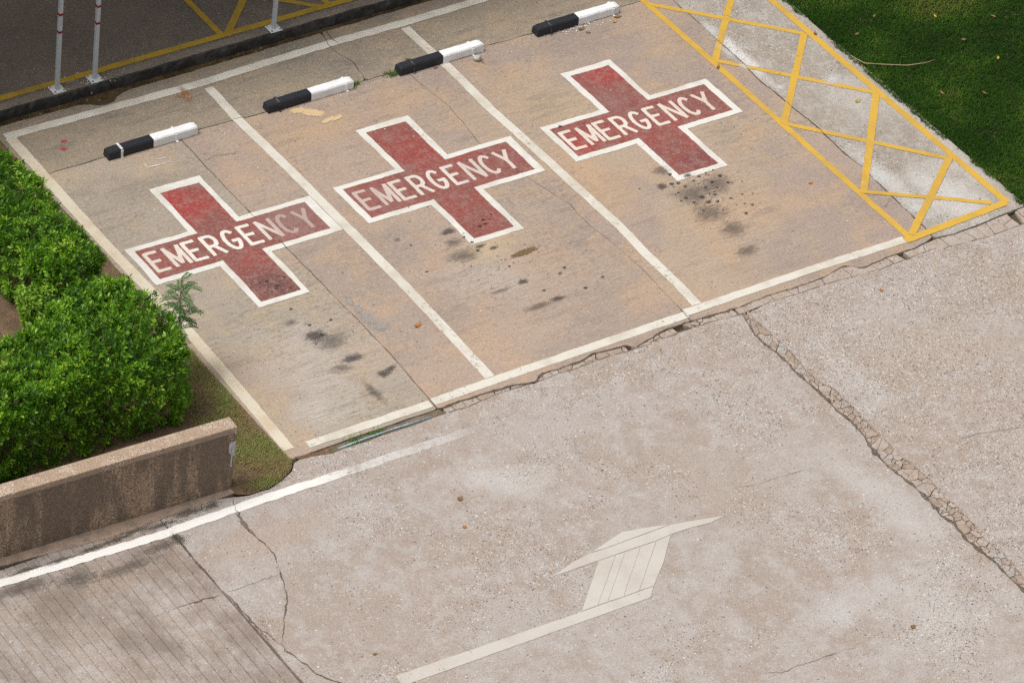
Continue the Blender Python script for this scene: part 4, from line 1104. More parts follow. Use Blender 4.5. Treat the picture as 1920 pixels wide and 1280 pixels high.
# ================================================================== THINGS
# ---- wheel stops
def wheel_stop(x0, x1, yf, white_from, straps, label, seed, rz=0.0):
    t = empty('wheel_stop', ((x0 + x1) / 2, yf + 0.06, 0.001), rz)
    h, d = 0.105, 0.125
    L = x1 - x0
    xm = -L / 2 + L * white_from
    for nm, a, b, mt in (('black_half', -L / 2, xm - 0.0006, 'stop_black'), ('white_half', xm + 0.0006, L / 2, 'stop_white')):
        bm = bmesh.new()
        n = 14
        prof_ = [(-d / 2, 0.004), (-d / 2 + 0.004, h - 0.016), (-d / 2 + 0.016, h), (d / 2 - 0.016, h), (d / 2 - 0.004, h - 0.016), (d / 2, 0.004)]
        rings = []
        for i in range(n + 1):
            x = a + (b - a) * i / n
            end = min(abs(x + L / 2), abs(x - L / 2))
            k = 1.0 if end > 0.012 else 0.90
            rings.append([bm.verts.new((x, y * (k if j in (1, 2, 3, 4) else 1) + 0.003 * nz(x * 13, j, seed), z - (0.008 if end < 0.012 and j in (2, 3) else 0) + 0.003 * nz(x * 11, j + 5, seed))) for j, (y, z) in enumerate(prof_)])
        for i in range(n):
            for j in range(5):
                bm.faces.new((rings[i][j], rings[i + 1][j], rings[i + 1][j + 1], rings[i][j + 1]))
        bm.faces.new(list(reversed(rings[0])))
        bm.faces.new(rings[-1])
        bmesh.ops.recalc_face_normals(bm, faces=bm.faces)
        from_bm(nm, bm, mt, t)
    for (u, mt) in straps:
        x = -L / 2 + u * L
        bm = bmesh.new()
        w, o_ = 0.014, 0.005
        box(bm, x - w, x + w, -d / 2 - o_ - 0.002, -d / 2 + 0.004, 0.003, h - 0.012, 0.002, 1)
        box(bm, x - w, x + w, d / 2 - 0.004, d / 2 + o_, 0.003, h - 0.012, 0.002, 1)
        box(bm, x - w, x + w, -d / 2 + 0.002, d / 2 - 0.002, h - 0.002, h + o_, 0.002, 1)
        box(bm, x - w, x + w, -d / 2 - 0.030, -d / 2 - 0.008, 0.002, 0.009, 0.002, 1)
        from_bm('strap', bm, mt, t)
    tag(t, label, 'wheel stop', 'black and white wheel stops at the head of the bays')
    return t
wheel_stop(0.76, 1.87, 5.0, 0.50, ((0.145, 'strap_white'), (0.76, 'stop_white')), 'black and white wheel stop with a white band round its black end, nearest the hedge', 1)
wheel_stop(2.765, 3.875, 4.99, 0.50, ((0.13, 'strap_black'), (0.92, 'stop_white')), 'black and white wheel stop beside the cream paint spill', 2)
wheel_stop(4.475, 5.60, 4.96, 0.51, ((0.16, 'strap_black'), (0.87, 'stop_white')), 'black and white wheel stop lying across the dividing line, with a stone at its end', 3)
wheel_stop(6.32, 7.46, 4.925, 0.50, ((0.16, 'strap_black'), (0.93, 'stop_white')), 'farthest right black and white wheel stop, dry leaves by its white end', 4)

# ---- canopy posts and roof over the road
def post(x, y, bands, label, lean=(0, 0)):
    t = empty('canopy_post', (x, y, KZ))
    bm = bmesh.new()
    box(bm, -0.0225, 0.0225, -0.0225, 0.0225, 0.010, 2.58, 0.004, 1)
    from_bm('shaft', bm, 'post', t)
    bm = bmesh.new()
    box(bm, -0.075, 0.075, -0.075, 0.075, 0.001, 0.010, 0.002, 1)
    from_bm('base_plate', bm, 'plate', t)
    for (a, b) in ((-1, -1), (1, -1), (1, 1), (-1, 1)):
        bm = bmesh.new()
        bmesh.ops.create_cone(bm, cap_ends=True, segments=6, radius1=0.011, radius2=0.010, depth=0.014, matrix=Matrix.Translation((a * 0.055, b * 0.055, 0.0175)))
        from_bm('bolt', bm, 'steel', t)
    for z in bands:
        bm = bmesh.new()
        box(bm, -0.024, 0.024, -0.024, 0.024, z, z + 0.028)
        from_bm('red_band', bm, 'band', t)
    t.rotation_euler = (lean[0], lean[1], 0)
    tag(t, label, 'post', 'white posts along the kerb')
    return t
post(0.82, 6.25, (0.755, 0.985, 1.6), 'white square post nearest the hedge, with two red bands, bolted to the kerb')
post(1.29, 6.25, (0.735, 0.955, 1.6), 'second white post from the hedge, two red bands, paint flecks round its foot')
post(3.585, 6.23, (0.755, 0.985, 1.6), 'lone white post on the kerb beside the yellow hatch bars')
post(6.4, 6.24, (0.755, 0.985, 1.6), 'white square post on the kerb behind the far right bay')
roof = empty('canopy_roof', (3.0, 9.0, 2.70))  # roof out of view, inferred from the posts; depth set to shade the road
bm = bmesh.new()
box(bm, -7.5, 6.0, -2.82, 0.6, 0.10, 0.16)
from_bm('roof_sheet', bm, 'roofing', roof)
for yy in (-2.76, 0.5):
    bm = bmesh.new()
    box(bm, -7.45, 5.95, yy - 0.04, yy + 0.04, 0.0, 0.098)
    from_bm('beam', bm, 'steel', roof)
tag(roof, 'unseen grey sheet canopy roof carried over the dark road by the white posts', 'canopy')

# ---- planter wall
wr = math.atan2(-0.13, 2.5)
wall = empty('planter_wall', (-0.845, -0.235, 0.0), wr)
WL, WT, WH_ = 9.0, 0.165, 0.80
def wallbox(name, x0, x1, y0, y1, z0, z1, mat, bev):
    bm = bmesh.new()
    box(bm, x0, x1, y0, y1, z0, z1, bev, 2)
    return from_bm(name, bm, mat, wall)
wallbox('wall_body', -WL, -0.008, 0.006, WT - 0.006, -0.1, WH_ - 0.078, 'wall', 0.006)
wallbox('mortar_line', -WL, -0.006, 0.003, WT - 0.004, WH_ - 0.0775, WH_ - 0.0705, 'joint_line', 0.0)
cp_ = wallbox('coping', -WL, 0.0, -0.004, WT, WH_ - 0.070, WH_, 'coping', 0.008)
bm = bmesh.new()
for (x, z0, z1, w) in ((-0.020, 0.44, 0.61, 0.010), (-0.038, 0.30, 0.61, 0.007), (-0.058, 0.47, 0.60, 0.008), (-0.07, 0.50, 0.59, 0.006), (-0.03, 0.53, 0.615, 0.022), (-0.052, 0.54, 0.61, 0.018), (-0.016, 0.715, 0.775, 0.006)):
    box(bm, x - w, x + w, -0.0055 + x * 0.01, 0.0062, z0, z1, 0.0015, 1)
from_bm('paint_drip', bm, 'drip', wall)
tag(wall, 'low brown pebble-rendered planter wall with paler coping, in front of the hedge', 'wall')

# ---- blue pipe in the open joint
bm = bmesh.new()
tube(bm, [(0.42, -0.183, -0.008), (0.75, -0.178, -0.003), (1.1, -0.182, -0.002), (1.53, -0.19, -0.012)], 0.0125, 10)
pp = from_bm('water_pipe', bm, 'pipe', None, True)
tag(pp, 'thin pale blue plastic pipe lying in the open joint below the left bay', 'pipe')

# ---- stone and litter
bm = bmesh.new()
bmesh.ops.create_icosphere(bm, subdivisions=3, radius=1)
for vv in bm.verts:
    k = 1 + 0.22 * mnoise.noise(vv.co * 1.6)
    vv.co = Vector((vv.co.x * 0.05 * k, vv.co.y * 0.042 * k, vv.co.z * 0.036 * k))
st = from_bm('stone', bm, 'stone', None, True)
SPOS = [(5.445,4.850)][0]
st.location = (SPOS[0], SPOS[1], 0.03)
tag(st, 'pale rounded stone by the white end of the third wheel stop', 'stone')
def dry_leaf(pos, z, L, W, rot, mat, label, group=None, curl=0.3):
    v, f = [], []
    n = 6
    for i in range(n + 1):
        u = i / n
        w = W * math.sin(math.pi * min(0.98, max(0.02, u)) ** 0.8) * 0.5
        zz = curl * L * (u - 0.5) ** 2 * 1.6 + 0.002
        x = L * (u - 0.5)
        v += [(x, -w, zz + 0.3 * w), (x, 0, zz), (x, w, zz + 0.3 * w)]
        if i:
            for k in (0, 1):
                a = (i - 1) * 3 + k
                f.append((a, a + 1, a + 4, a + 3))
    o = mesh('fallen_leaf', v, f, mat)
    o.location = (pos[0], pos[1], z)
    o.rotation_euler = (0, 0, R(rot))
    tag(o, label, 'leaf', group)
    return o
LV = [(8.934,2.292),(10.132,3.534),(10.794,3.220),(11.430,2.919),(10.794,2.691),(9.710,3.326),(10.926,2.212),(9.884,1.951),(10.337,1.733),(7.401,4.862),(7.317,4.806),(6.880,4.847),(6.909,4.750),(2.202,1.105),(9.302,3.579),(7.861,3.523),(6.999,-0.619),(0.886,-1.764),(1.074,-1.395),(3.975,-4.998),(-0.879,-2.892),(7.485,1.271),(5.477,4.789),(5.273,4.863),(4.930,4.923),(9.257,1.071)]
dry_leaf(LV[0], 0.002, 0.10, 0.05, 20, 'dry_yellow', 'bright yellow leaf lying on the hatched concrete')
LAWN_LEAF = [None, 'dry leaf on the lawn nearest the top left of the grass', 'yellow leaf on the lawn by the upper frame edge, middle of three in a row', 'dry leaf on the lawn nearest the top right corner of the picture',
             'brown leaf near the middle of the dark lawn', 'brown leaf on the lawn close to the concrete edge, above the dry stem', 'yellow leaf far right on the lawn, below the top row', 'brown leaf on the lawn below the end of the dry stem', 'brown leaf on the lawn right of the one below the stem']
for i in range(1, 9):
    dry_leaf(LV[i], 0.040, 0.07, 0.028, 37 * i, 'dry_yellow' if i in (2, 6) else 'dry_brown', LAWN_LEAF[i], 'dry leaves on the lawn')
dry_leaf(LV[9], 0.002, 0.10, 0.045, -10, 'dry_brown', 'brown curled leaf just beyond the white end of the far right wheel stop')
dry_leaf(LV[10], 0.002, 0.08, 0.045, 30, 'dry_yellow', 'small yellow leaf just in front of the far right wheel stop')
dry_leaf(LV[11], 0.002, 0.10, 0.05, 10, 'dry_brown', 'brown leaf among white paint flecks before the far right wheel stop')
dry_leaf(LV[12], 0.002, 0.06, 0.035, -20, 'dry_brown', 'small dark leaf right of the paint flecks before the far right wheel stop')
dry_leaf(LV[13], 0.002, 0.10, 0.045, 15, 'dry_orange', 'orange rusty dry leaf in the left bay near its dividing line', curl=0.6)
dry_leaf(LV[14], 0.006, 0.06, 0.04, 60, 'dry_brown', 'curled brown leaf on a corner of the outer yellow line', curl=1.0)
dry_leaf(LV[15], 0.006, 0.08, 0.035, 40, 'dry_brown', 'curled brown leaf on the inner yellow line beside the right cross', curl=1.0)
dry_leaf(LV[16], 0.002, 0.05, 0.04, 40, 'dry_orange', 'small red-brown leaf on the aggregate driveway below the right bay')
dry_leaf(LV[17], 0.002, 0.05, 0.04, 10, 'dry_orange', 'small orange leaf on the middle of the driveway')
dry_leaf(LV[18], 0.002, 0.07, 0.055, 10, 'dry_brown', 'dark crumpled leaf on the driveway left of the arrow', curl=1.0)
dry_leaf(LV[19], 0.002, 0.07, 0.05, 0, 'dry_brown', 'dark leaf on the pale lower right driveway')
dry_leaf(LV[20], 0.002, 0.05, 0.03, 0, 'dry_brown', 'small dark leaf above the arrow shaft end')
dry_leaf(LV[21], 0.002, 0.06, 0.035, 10, 'dry_orange', 'small reddish leaf in the right bay near the yellow line')
dry_leaf(LV[22], 0.002, 0.05, 0.03, 30, 'dry_orange', 'small orange leaf beside the pale stone')
dry_leaf(LV[24], 0.002, 0.06, 0.035, 20, 'dry_brown', 'brown leaf in front of the third wheel stop on the dividing line')
TW = [(9.368,3.014),(9.414,2.793),(9.670,2.670),(9.856,2.558),(10.076,2.488),(10.228,2.510)]
bm = bmesh.new()
tube(bm, [(p[0], p[1], 0.05 + 0.012 * math.sin(i * 2)) for i, p in enumerate(TW)], [0.003, 0.006, 0.006, 0.0055, 0.005, 0.003], 6)
tw = from_bm('dry_stem', bm, 'twig', None, True)
tag(tw, 'long thin dry stem lying from the concrete edge onto the lawn', 'stem')

# ---- leaves and grass
rs_ = np.random.RandomState(12)
def leaf_cloud(name, P, D, N, L, W, val, mat, parent=None, fold=0.25, droop=0.0):
    # P base points, D unit axis, N unit face normal, L, W sizes: folded six-point leaves, four triangles
    n = len(P)
    S = np.cross(D, N)
    S /= np.linalg.norm(S, axis=1)[:, None] + 1e-9
    N2 = np.cross(S, D)
    L = L[:, None]; W = W[:, None]
    V = np.empty((n, 5, 3))
    V[:, 0] = P
    V[:, 1] = P + D * L * 0.55 + S * W * 0.5 + N2 * W * fold
    V[:, 2] = P + D * L - N2 * L * droop
    V[:, 3] = P + D * L * 0.55 - S * W * 0.5 + N2 * W * fold
    V[:, 4] = P + D * L * 0.5
    base = (np.arange(n) * 5)[:, None]
    T = np.array([[0, 1, 4], [1, 2, 4], [4, 2, 3], [0, 4, 3]])
    F = (base[:, None, :] + T[None]).reshape(-1, 3)
    return raw(name, V.reshape(-1, 3), F, np.repeat(val, 5), mat, parent)
def raw(name, V, F, val, mat, parent):
    me = bpy.data.meshes.new(name)
    me.vertices.add(len(V))
    me.vertices.foreach_set('co', V.astype(np.float32).ravel())
    me.loops.add(F.size)
    me.loops.foreach_set('vertex_index', F.astype(np.int32).ravel())
    me.polygons.add(len(F))
    me.polygons.foreach_set('loop_start', (np.arange(len(F)) * F.shape[1]).astype(np.int32))
    me.polygons.foreach_set('loop_total', np.full(len(F), F.shape[1], np.int32))
    me.update(calc_edges=True)
    me.attributes.new('v', 'FLOAT', 'POINT').data.foreach_set('value', val.astype(np.float32))
    return link(name, me, mat, parent)
def unit(a):
    return a / (np.linalg.norm(a, axis=1)[:, None] + 1e-9)
def lump(p, s, seed):
    return mnoise.noise(Vector((p[0] * s, p[1] * s, p[2] * s + seed)))
def hedge_points(b, n, seed, depth=0.10, faces='tflrbk'):
    # points on a clipped-hedge surface: rounded box with lumps; returns points and outward normals
    x0, x1, y0, y1, z0, z1 = b
    areas = {'t': (x1 - x0) * (y1 - y0), 'f': (x1 - x0) * (z1 - z0), 'k': (x1 - x0) * (z1 - z0), 'l': (y1 - y0) * (z1 - z0), 'r': (y1 - y0) * (z1 - z0)}
    ks = [k for k in 'tflrk' if k in faces]
    A = np.array([areas[k] for k in ks]); A /= A.sum()
    r = np.random.RandomState(seed)
    which = r.choice(len(ks), n, p=A)
    u, v, w = r.rand(n), r.rand(n), r.rand(n) ** 1.6 * depth
    P = np.empty((n, 3)); N = np.zeros((n, 3))
    X = x0 + u * (x1 - x0); Y = y0 + v * (y1 - y0); Z = z0 + v * (z1 - z0)
    for i, k in enumerate(ks):
        m_ = which == i
        if k == 't': P[m_] = np.c_[X, Y, np.full(n, z1)][m_]; N[m_] = (0, 0, 1)
        if k == 'f': P[m_] = np.c_[X, np.full(n, y0), Z][m_]; N[m_] = (0, -1, 0)
        if k == 'k': P[m_] = np.c_[X, np.full(n, y1), Z][m_]; N[m_] = (0, 1, 0)
        if k == 'l': P[m_] = np.c_[np.full(n, x0), y0 + u * (y1 - y0), Z][m_]; N[m_] = (-1, 0, 0)
        if k == 'r': P[m_] = np.c_[np.full(n, x1), y0 + u * (y1 - y0), Z][m_]; N[m_] = (1, 0, 0)
    # round the corners
    rad = 0.30
    lo = np.array([x0 + rad, y0 + rad, -9]); hi = np.array([x1 - rad, y1 - rad, z1 - rad])
    C = np.minimum(np.maximum(P, lo), hi)
    d = P - C
    ln = np.linalg.norm(d, axis=1)[:, None] + 1e-9
    on = (ln[:, 0] > 1e-6)
    N2 = np.where(on[:, None], d / ln, N)
    P = np.where(on[:, None], C + N2 * rad, P)
    off = np.array([0.11 * lump(p, 2.0, seed) + 0.085 * lump(p, 5.5, seed + 4) for p in P])
    tuck = np.clip((z0 + 0.22 - P[:, 2]) / 0.22, 0, 1) * 0.07
    P = P + N2 * (off - w - tuck)[:, None]
    return P, unit(N2), w
def shoots(P, N, w, seed, per=8, L=0.054, W=0.024):
    r = np.random.RandomState(seed)
    n = len(P)
    tip = unit(N * 0.9 + np.array([0, 0, 0.55]) + r.normal(0, 0.42, (n, 3)))
    a = unit(np.cross(tip, r.normal(0, 1, (n, 3))))
    b = np.cross(tip, a)
    PP, DD, NN, VV = [], [], [], []
    tone = r.rand(n)
    patch = np.array([0.35 * lump(p, 2.2, 31) + 0.2 * lump(p, 6.0, 37) for p in P])
    for k in range(per):
        th = 2.4 * k + r.rand(n) * 0.7
        lift = 0.15 + 0.75 * k / per
        rad = unit(np.cos(th)[:, None] * a + np.sin(th)[:, None] * b)
        D = unit(rad * (1.05 - 0.6 * k / per) + tip * lift + r.normal(0, 0.16, (n, 3)) + np.array([0, 0, 0.15]))
        PP.append(P + tip * (0.045 * k / per - 0.03)[...] if False else P + tip * (0.045 * k / per - 0.03) + rad * 0.006)
        DD.append(D)
        NN.append(unit(tip - 0.2 * rad + r.normal(0, 0.25, (n, 3)) + np.array([0, 0, 0.45])))
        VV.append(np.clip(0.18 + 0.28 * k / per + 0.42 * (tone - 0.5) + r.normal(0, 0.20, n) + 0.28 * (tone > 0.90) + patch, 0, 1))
    PP, DD, NN, VV = map(np.concatenate, (PP, DD, NN, VV))
    m_ = len(PP)
    return PP, DD, NN, L * r.uniform(0.65, 1.25, m_), W * r.uniform(0.75, 1.2, m_), VV
def fill(b, n, seed, L=0.055):
    r = np.random.RandomState(seed)
    x0, x1, y0, y1, z0, z1 = b
    P = np.c_[r.uniform(x0 + .12, x1 - .12, n), r.uniform(y0 + .12, y1 - .12, n), r.uniform(z0 + 0.1, z1 - .10, n)]
    D = unit(r.normal(0, 1, (n, 3)) + np.array([0, 0, 0.3]))
    N = unit(r.normal(0, 1, (n, 3)) + np.array([0, 0, 0.8]))
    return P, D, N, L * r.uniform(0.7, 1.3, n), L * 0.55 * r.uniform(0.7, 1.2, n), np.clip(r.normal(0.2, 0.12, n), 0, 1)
def hedge(boxb, nsh, seed, label, per=8, warp=None):
    x0, x1, y0, y1, z0, z1 = boxb
    t = empty('hedge', ((x0 + x1) / 2, (y0 + y1) / 2, 0.0))
    T = np.array([t.location.x, t.location.y, 0.0])
    P, N, w = hedge_points(boxb, nsh, seed)
    keep = np.array([lump(p, 4.6, seed + 9) > -0.40 for p in P])
    P, N, w = P[keep], N[keep], w[keep]
    A = shoots(P, N, w, seed + 1, per)
    rd = np.random.RandomState(seed + 5)
    dk = rd.choice(len(P), min(len(P), 110), replace=False)
    B = fill(boxb, int(nsh * 1.6), seed + 2)
    parts = [np.concatenate([a, b]) for a, b in zip(A, B)]
    if warp is not None:
        X, Y = parts[0][:, 0], parts[0][:, 1]
        k = warp[2] + (1 - warp[2]) * np.clip((X - warp[0]) / (warp[1] - warp[0]), 0, 1)
        parts[0][:, 1] = y0 + (Y - y0) * k
    parts[0] = parts[0] - T
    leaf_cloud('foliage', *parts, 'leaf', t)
    DP = P[dk] + N[dk] * 0.012
    if warp is not None:
        DP[:, 1] = y0 + (DP[:, 1] - y0) * (warp[2] + (1 - warp[2]) * np.clip((DP[:, 0] - warp[0]) / (warp[1] - warp[0]), 0, 1))
    tag(leaf_cloud('dry_leaves', DP - T, unit(rd.normal(0, 1, DP.shape)), unit(N[dk] + rd.normal(0, .3, DP.shape)), 0.05 * rd.uniform(.7, 1.2, len(DP)), 0.024 * rd.uniform(.7, 1.2, len(DP)), np.clip(rd.normal(.5, .3, len(DP)), 0, 1), 'leaf_dry', t), kind='stuff')
    r = random.Random(seed)
    for k in range(max(4, int((x1 - x0) * (y1 - y0) * 5))):
        bx, by = r.uniform(x0 + 0.2, x1 - 0.2) - T[0], r.uniform(y0 + 0.25, y1 - 0.25) - T[1]
        bm = bmesh.new()
        for q in range(5):
            tx, ty = bx + r.uniform(-.3, .3), by + r.uniform(-.3, .3)
            tx = min(max(tx, x0 - T[0] + .1), x1 - T[0] - .1); ty = min(max(ty, y0 - T[1] + .1), y1 - T[1] - .1)
            tube(bm, [(bx, by, 0.0), ((bx * 2 + tx) / 3, (by * 2 + ty) / 3, z1 * 0.35), (tx, ty, z1 * r.uniform(0.65, 0.9))], [0.012, 0.008, 0.003], 5)
        from_bm('stem', bm, 'bark', t)
    tag(t, label, 'hedge', 'clipped hedges in the planting bed')
    return t
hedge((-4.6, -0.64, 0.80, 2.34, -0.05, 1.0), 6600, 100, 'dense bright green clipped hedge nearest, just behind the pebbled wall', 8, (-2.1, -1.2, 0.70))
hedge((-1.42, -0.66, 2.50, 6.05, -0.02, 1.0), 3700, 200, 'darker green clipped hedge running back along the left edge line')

# lime-leaved young shrub in the gap between the hedges
def shrub(loc, n, spread, h, L, mat, name, label, seed, cat='shrub'):
    t = empty(name, loc)
    r = np.random.RandomState(seed)
    rr2 = random.Random(seed)
    PP = [[], [], [], [], [], []]
    for k in range(n):
        th, rad = r.rand() * 6.28, spread * math.sqrt(r.rand())
        tipp = Vector((rad * math.cos(th), rad * math.sin(th), h * r.uniform(0.6, 1.0)))
        bm = bmesh.new()
        mid = tipp * 0.5 + Vector((0, 0, 0.15 * h))
        tube(bm, [(0, 0, 0), mid, tipp], [0.008, 0.005, 0.002], 5)
        from_bm('stem', bm, 'bark', t)
        m_ = 46
        u = r.uniform(0.35, 1.0, m_)[:, None]
        P = (1 - u) ** 2 * 0 + 2 * u * (1 - u) * np.array(mid) + u ** 2 * np.array(tipp)
        D = unit(np.c_[r.normal(0, 1, m_), r.normal(0, 1, m_), r.normal(0.35, 0.4, m_)])
        N = unit(np.c_[r.normal(0, .4, m_), r.normal(0, .4, m_), np.ones(m_)])
        for q, val in enumerate((P, D, N, L * r.uniform(0.6, 1.2, m_), L * 0.6 * r.uniform(0.7, 1.1, m_), np.clip(r.normal(0.55, 0.22, m_), 0, 1))):
            PP[q].append(val)
    leaf_cloud('foliage', *[np.concatenate(a) for a in PP], mat, t)
    tag(t, label, cat)
    return t
shrub((-1.58, 2.52, 0.0), 26, 0.28, 0.92, 0.05, 'leaf_lime', 'young_shrub', 'lime green young shrub poking up between the two hedges', 5)

# feathery seedlings with twice-divided leaves
def seedling(loc, fronds, label, seed, stem_h=1.1, scale=1.0):
    t = empty('feathery_seedling', loc)
    r = random.Random(seed)
    bm = bmesh.new()
    tube(bm, [(0, 0, 0), (0.02, 0.01, stem_h * 0.5), (0.0, 0.0, stem_h)], [0.008, 0.006, 0.003], 6)
    from_bm('stem', bm, 'bark', t)
    for k in range(fronds):
        th = 2.4 * k + r.uniform(-0.3, 0.3)
        z0 = stem_h * (0.48 + 0.52 * k / fronds + r.uniform(-0.06, 0.06))
        Lf = scale * r.uniform(0.20, 0.30)
        P, D, N, Ls, Ws, V = [], [], [], [], [], []
        dirx = Vector((math.cos(th), math.sin(th), 0.0))
        sidev = Vector((-math.sin(th), math.cos(th), 0))
        rise = r.uniform(0.25, 0.75)
        def axis(u):
            return dirx * (Lf * u * 0.92) + Vector((0, 0, z0 + Lf * (rise * u - (rise + 0.1) * u * u * 0.8)))
        for i in range(10):
            u = 0.16 + 0.84 * i / 9
            base = axis(u)
            tang = (axis(u + 0.02) - axis(u - 0.02)).normalized()
            for sg in (-1, 1):
                d2 = (sidev * sg * 0.85 + tang * 0.65 + Vector((0, 0, r.uniform(-0.25, 0.1)))).normalized()
                P.append(base); D.append(d2); N.append((r.uniform(-.2, .2), r.uniform(-.2, .2), 1))
                Ls.append(scale * 0.062 * (1.0 - 0.45 * abs(u - 0.5))); Ws.append(0.017 * scale); V.append(min(1, max(0, r.gauss(0.45, 0.22))))
        fr = leaf_cloud('frond', np.array([tuple(p) for p in P]), np.array([tuple(p) for p in D]), unit(np.array(N, float)), np.array(Ls), np.array(Ws), np.array(V), 'leaf_pinnate', t, 0.1)
        bm = bmesh.new()
        tube(bm, [tuple(axis(u)) for u in (0.0, 0.33, 0.66, 1.0)], [0.004, 0.003, 0.0025, 0.0012], 5)
        from_bm('stalk', bm, 'bark', fr)
    tag(t, label, 'plant', 'feathery seedlings among the hedges')
    return t
seedling((-0.44, 1.56, 0.0), 30, 'tall feathery-leaved seedling at the hedge corner, overlapping the left cross', 3, 1.16, 0.88)
seedling((-1.36, 2.22, 0.0), 7, 'low feathery-leaved seedling in the gap between hedges', 9, 0.75, 1.0)
seedling((-1.72, 2.32, 0.0), 5, 'small feathery seedling on bare soil left of the gap', 14, 0.45, 0.9)

# grass
def grass(name, n, sampler, h, w, val_fn, mat, label, seed, lean=0.5, parent=None, cat='grass'):
    r = np.random.RandomState(seed)
    XY = sampler(r, n)
    n = len(XY)
    th = r.rand(n) * 2 * np.pi
    H = h * r.uniform(0.4, 1.4, n)
    ln = lean * r.uniform(0.3, 1.6, n)
    Wd = w * r.uniform(0.6, 1.3, n)
    d = np.c_[np.cos(th), np.sin(th)]
    s = np.c_[-np.sin(th), np.cos(th)]
    V = np.zeros((n, 5, 3))
    z0 = -0.008
    V[:, 0, :2] = XY - s * Wd[:, None] / 2; V[:, 1, :2] = XY + s * Wd[:, None] / 2
    mid = XY + d * (H * ln * 0.35)[:, None]
    V[:, 2, :2] = mid + s * Wd[:, None] * 0.42; V[:, 3, :2] = mid - s * Wd[:, None] * 0.42
    V[:, 4, :2] = XY + d * (H * ln)[:, None]
    V[:, :2, 2] = z0; V[:, 2, 2] = V[:, 3, 2] = z0 + H * 0.6; V[:, 4, 2] = z0 + H * np.clip(1.05 - 0.4 * ln, 0.35, 1)
    base = (np.arange(n) * 5)[:, None]
    T = np.array([[0, 1, 2], [0, 2, 3], [3, 2, 4]])
    F = (base[:, None, :] + T[None]).reshape(-1, 3)
    o = raw(name, V.reshape(-1, 3), F, np.repeat(val_fn(r, XY), 5), mat, parent)
    tag(o, label, cat, kind='stuff')
    return o
def samp_lawn(r, n):
    x = 9.36 + 5.0 * r.rand(n) ** 1.15
    y = -0.10 + 6.1 * r.rand(n)
    e = 9.42 + 0.04 * np.sin(y * 2.1) + 0.03 * np.sin(y * 7.3) + 0.02 * np.sin(y * 23.0) - 0.05
    return np.c_[x, y][x > e]
def val_lawn(r, XY):
    c = np.array([0.45 + 0.85 * mnoise.noise(Vector((x * 1.3, y * 1.3, 4))) + 0.3 * mnoise.noise(Vector((x * 6, y * 6, 9))) for x, y in XY])
    return np.clip(c + r.normal(0, 0.16, len(XY)), 0, 1)
grass('grass', 150000, samp_lawn, 0.045, 0.008, val_lawn, 'grass', 'dark green mown grass of the lawn', 61, 0.9)
VP = [(-0.115, 2.3), (-0.125, 1.2), (-0.17, 0.5), (-0.13, 0.05), (-0.12, -0.14), (-0.2, -0.24), (-0.33, -0.325), (-0.52, -0.38), (-0.72, -0.375), (-0.82, -0.2), (-0.82, 0.3), (-0.75, 0.7), (-0.62, 1.1), (-0.62, 2.3)]
def inside(pts, X, Y):
    c = np.zeros(len(X), bool)
    n = len(pts)
    for i in range(n):
        (xa, ya), (xb, yb) = pts[i], pts[(i + 1) % n]
        k = ((ya > Y) != (yb > Y)) & (X < (xb - xa) * (Y - ya) / (yb - ya + 1e-12) + xa)
        c ^= k
    return c
def samp_verge(r, n):
    x = r.uniform(-1.0, -0.1, n); y = r.uniform(-0.4, 2.3, n)
    k = inside(VP, x, y)
    dens = np.array([0.62 + 1.2 * mnoise.noise(Vector((a * 4, b * 4, 2))) for a, b in zip(x, y)]) + np.clip((x + 0.45) * 2.2, -0.5, 0.5)
    k &= r.rand(n) < np.clip(dens, 0.06, 1)
    return np.c_[x, y][k]
def val_verge(r, XY):
    c = np.array([0.40 + 0.8 * mnoise.noise(Vector((x * 3, y * 3, 7))) for x, y in XY]) + (XY[:, 0] + 0.4) * 0.4
    return np.clip(c + r.normal(0, 0.2, len(XY)), 0, 1)
grass('verge_grass', 62000, samp_verge, 0.042, 0.006, val_verge, 'verge', 'patchy yellow green grass of the verge', 62, 1.0)
def tuft(p, n, h, sp, label, seed, mat='weed'):
    t = empty('weed_tuft', (p[0], p[1], 0))
    o = grass('blades', n, lambda r, k: np.c_[r.normal(0, sp, k), r.normal(0, sp * 0.5, k)], h, 0.006, lambda r, XY: np.clip(r.normal(0.5, 0.25, len(XY)), 0, 1), mat, None, seed, 0.9, t, None)
    tag(t, label, 'weed', 'weeds in the pavement joints')
TF = [(4.409,5.024),(3.907,5.048),(4.720,5.174),(1.711,5.136),(0.626,-0.161),(0.890,-0.146)]
tuft(TF[0], 160, 0.05, 0.045, 'green weed tuft at the black end of the third wheel stop', 71)
tuft(TF[1], 140, 0.05, 0.035, 'green weed tuft at the white end of the second wheel stop', 72)
tuft(TF[2], 60, 0.035, 0.03, 'small weed behind the third wheel stop', 73)
tuft(TF[3], 40, 0.03, 0.03, 'small weed behind the wheel stop nearest the hedge', 74)
tuft(TF[4], 260, 0.022, 0.07, 'low moss green weeds at the left end of the blue pipe', 75)
tuft(TF[5], 220, 0.022, 0.05, 'low green weeds along the middle of the blue pipe', 76)

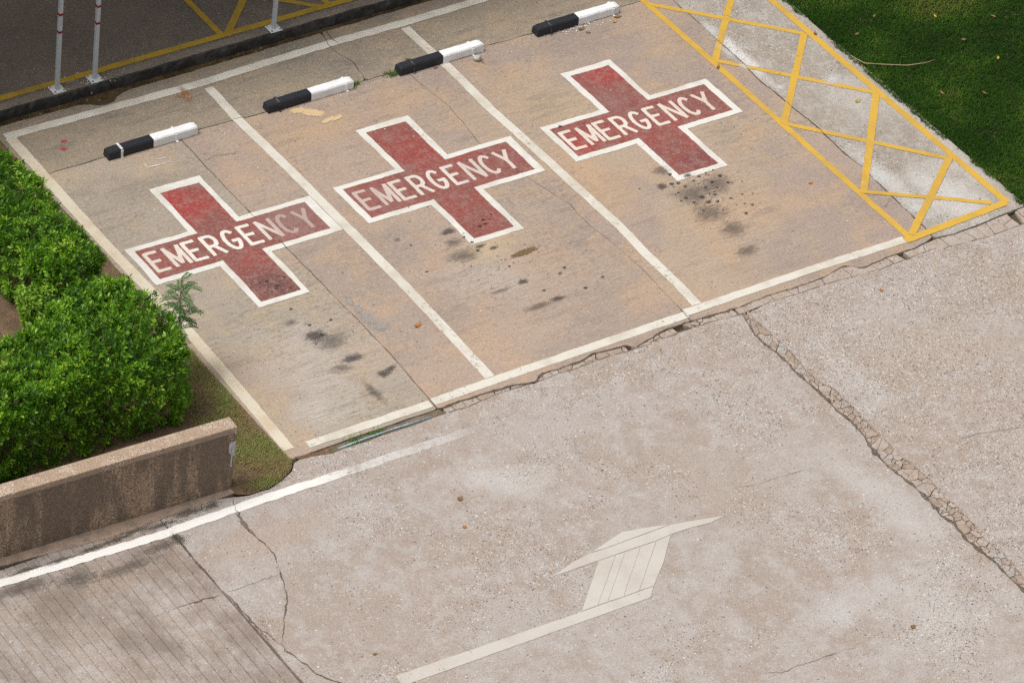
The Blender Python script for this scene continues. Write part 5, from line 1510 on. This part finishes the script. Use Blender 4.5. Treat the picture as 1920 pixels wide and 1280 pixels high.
# ---- unseen tree behind the lawn, added to darken it with shade
def tree(loc, label, seed):
    t = empty('added_shade_tree', loc)
    r = random.Random(seed)
    bm = bmesh.new()
    tube(bm, [(0, 0, -0.02), (0.05, 0.02, 0.4), (0.12, -0.05, 1.6), (0.05, 0.0, 3.0), (0.0, 0.1, 4.6)], [0.26, 0.20, 0.17, 0.13, 0.05], 12)
    from_bm('trunk', bm, 'bark', t, True)
    tips = []
    for k in range(16):
        th = 2.4 * k + r.uniform(-.3, .3)
        z0 = 2.3 + 2.0 * k / 16
        Lb = r.uniform(1.9, 2.9) * (1.15 - 0.45 * k / 16)
        d = Vector((math.cos(th), math.sin(th), 0.42))
        p1, p2 = d * (Lb * 0.5) + Vector((0.05, 0, z0)), d * Lb + Vector((r.uniform(-.2, .2), r.uniform(-.2, .2), z0 - 0.1))
        bm = bmesh.new()
        tube(bm, [(0.05, 0, z0), p1, p2], [0.07, 0.045, 0.015], 7)
        for q in range(4):
            u = 0.45 + 0.15 * q
            b0 = Vector((0.05, 0, z0)).lerp(p2, u)
            e = b0 + Vector((r.uniform(-.8, .8), r.uniform(-.8, .8), r.uniform(0.0, 0.6)))
            tube(bm, [b0, (b0 + e) / 2 + Vector((0, 0, 0.08)), e], [0.025, 0.016, 0.006], 5)
            tips.append(e)
        tips.append(p2)
        from_bm('limb', bm, 'bark', t, True)
    rn = np.random.RandomState(seed)
    Ps = []
    for e in tips:
        n = 240
        Ps.append(np.array(e) + unit(rn.normal(0, 1, (n, 3))) * (rn.rand(n, 1) ** 0.6) * np.array([0.62, 0.62, 0.42]))
    P = np.concatenate(Ps); n = len(P)
    D = unit(rn.normal(0, 1, (n, 3)) + np.array([0, 0, -0.2]))
    N = unit(rn.normal(0, .6, (n, 3)) + np.array([0, 0, 1.0]))
    leaf_cloud('crown', P, D, N, 0.12 * rn.uniform(0.7, 1.3, n), 0.06 * rn.uniform(0.7, 1.2, n), np.clip(rn.normal(0.4, 0.2, n), 0, 1), 'treeleaf', t)
    tag(t, label, 'tree')
    return t
tree((13.9, 5.1, -0.01), 'unseen broad leafy tree added at the back of the lawn to shade it', 8)
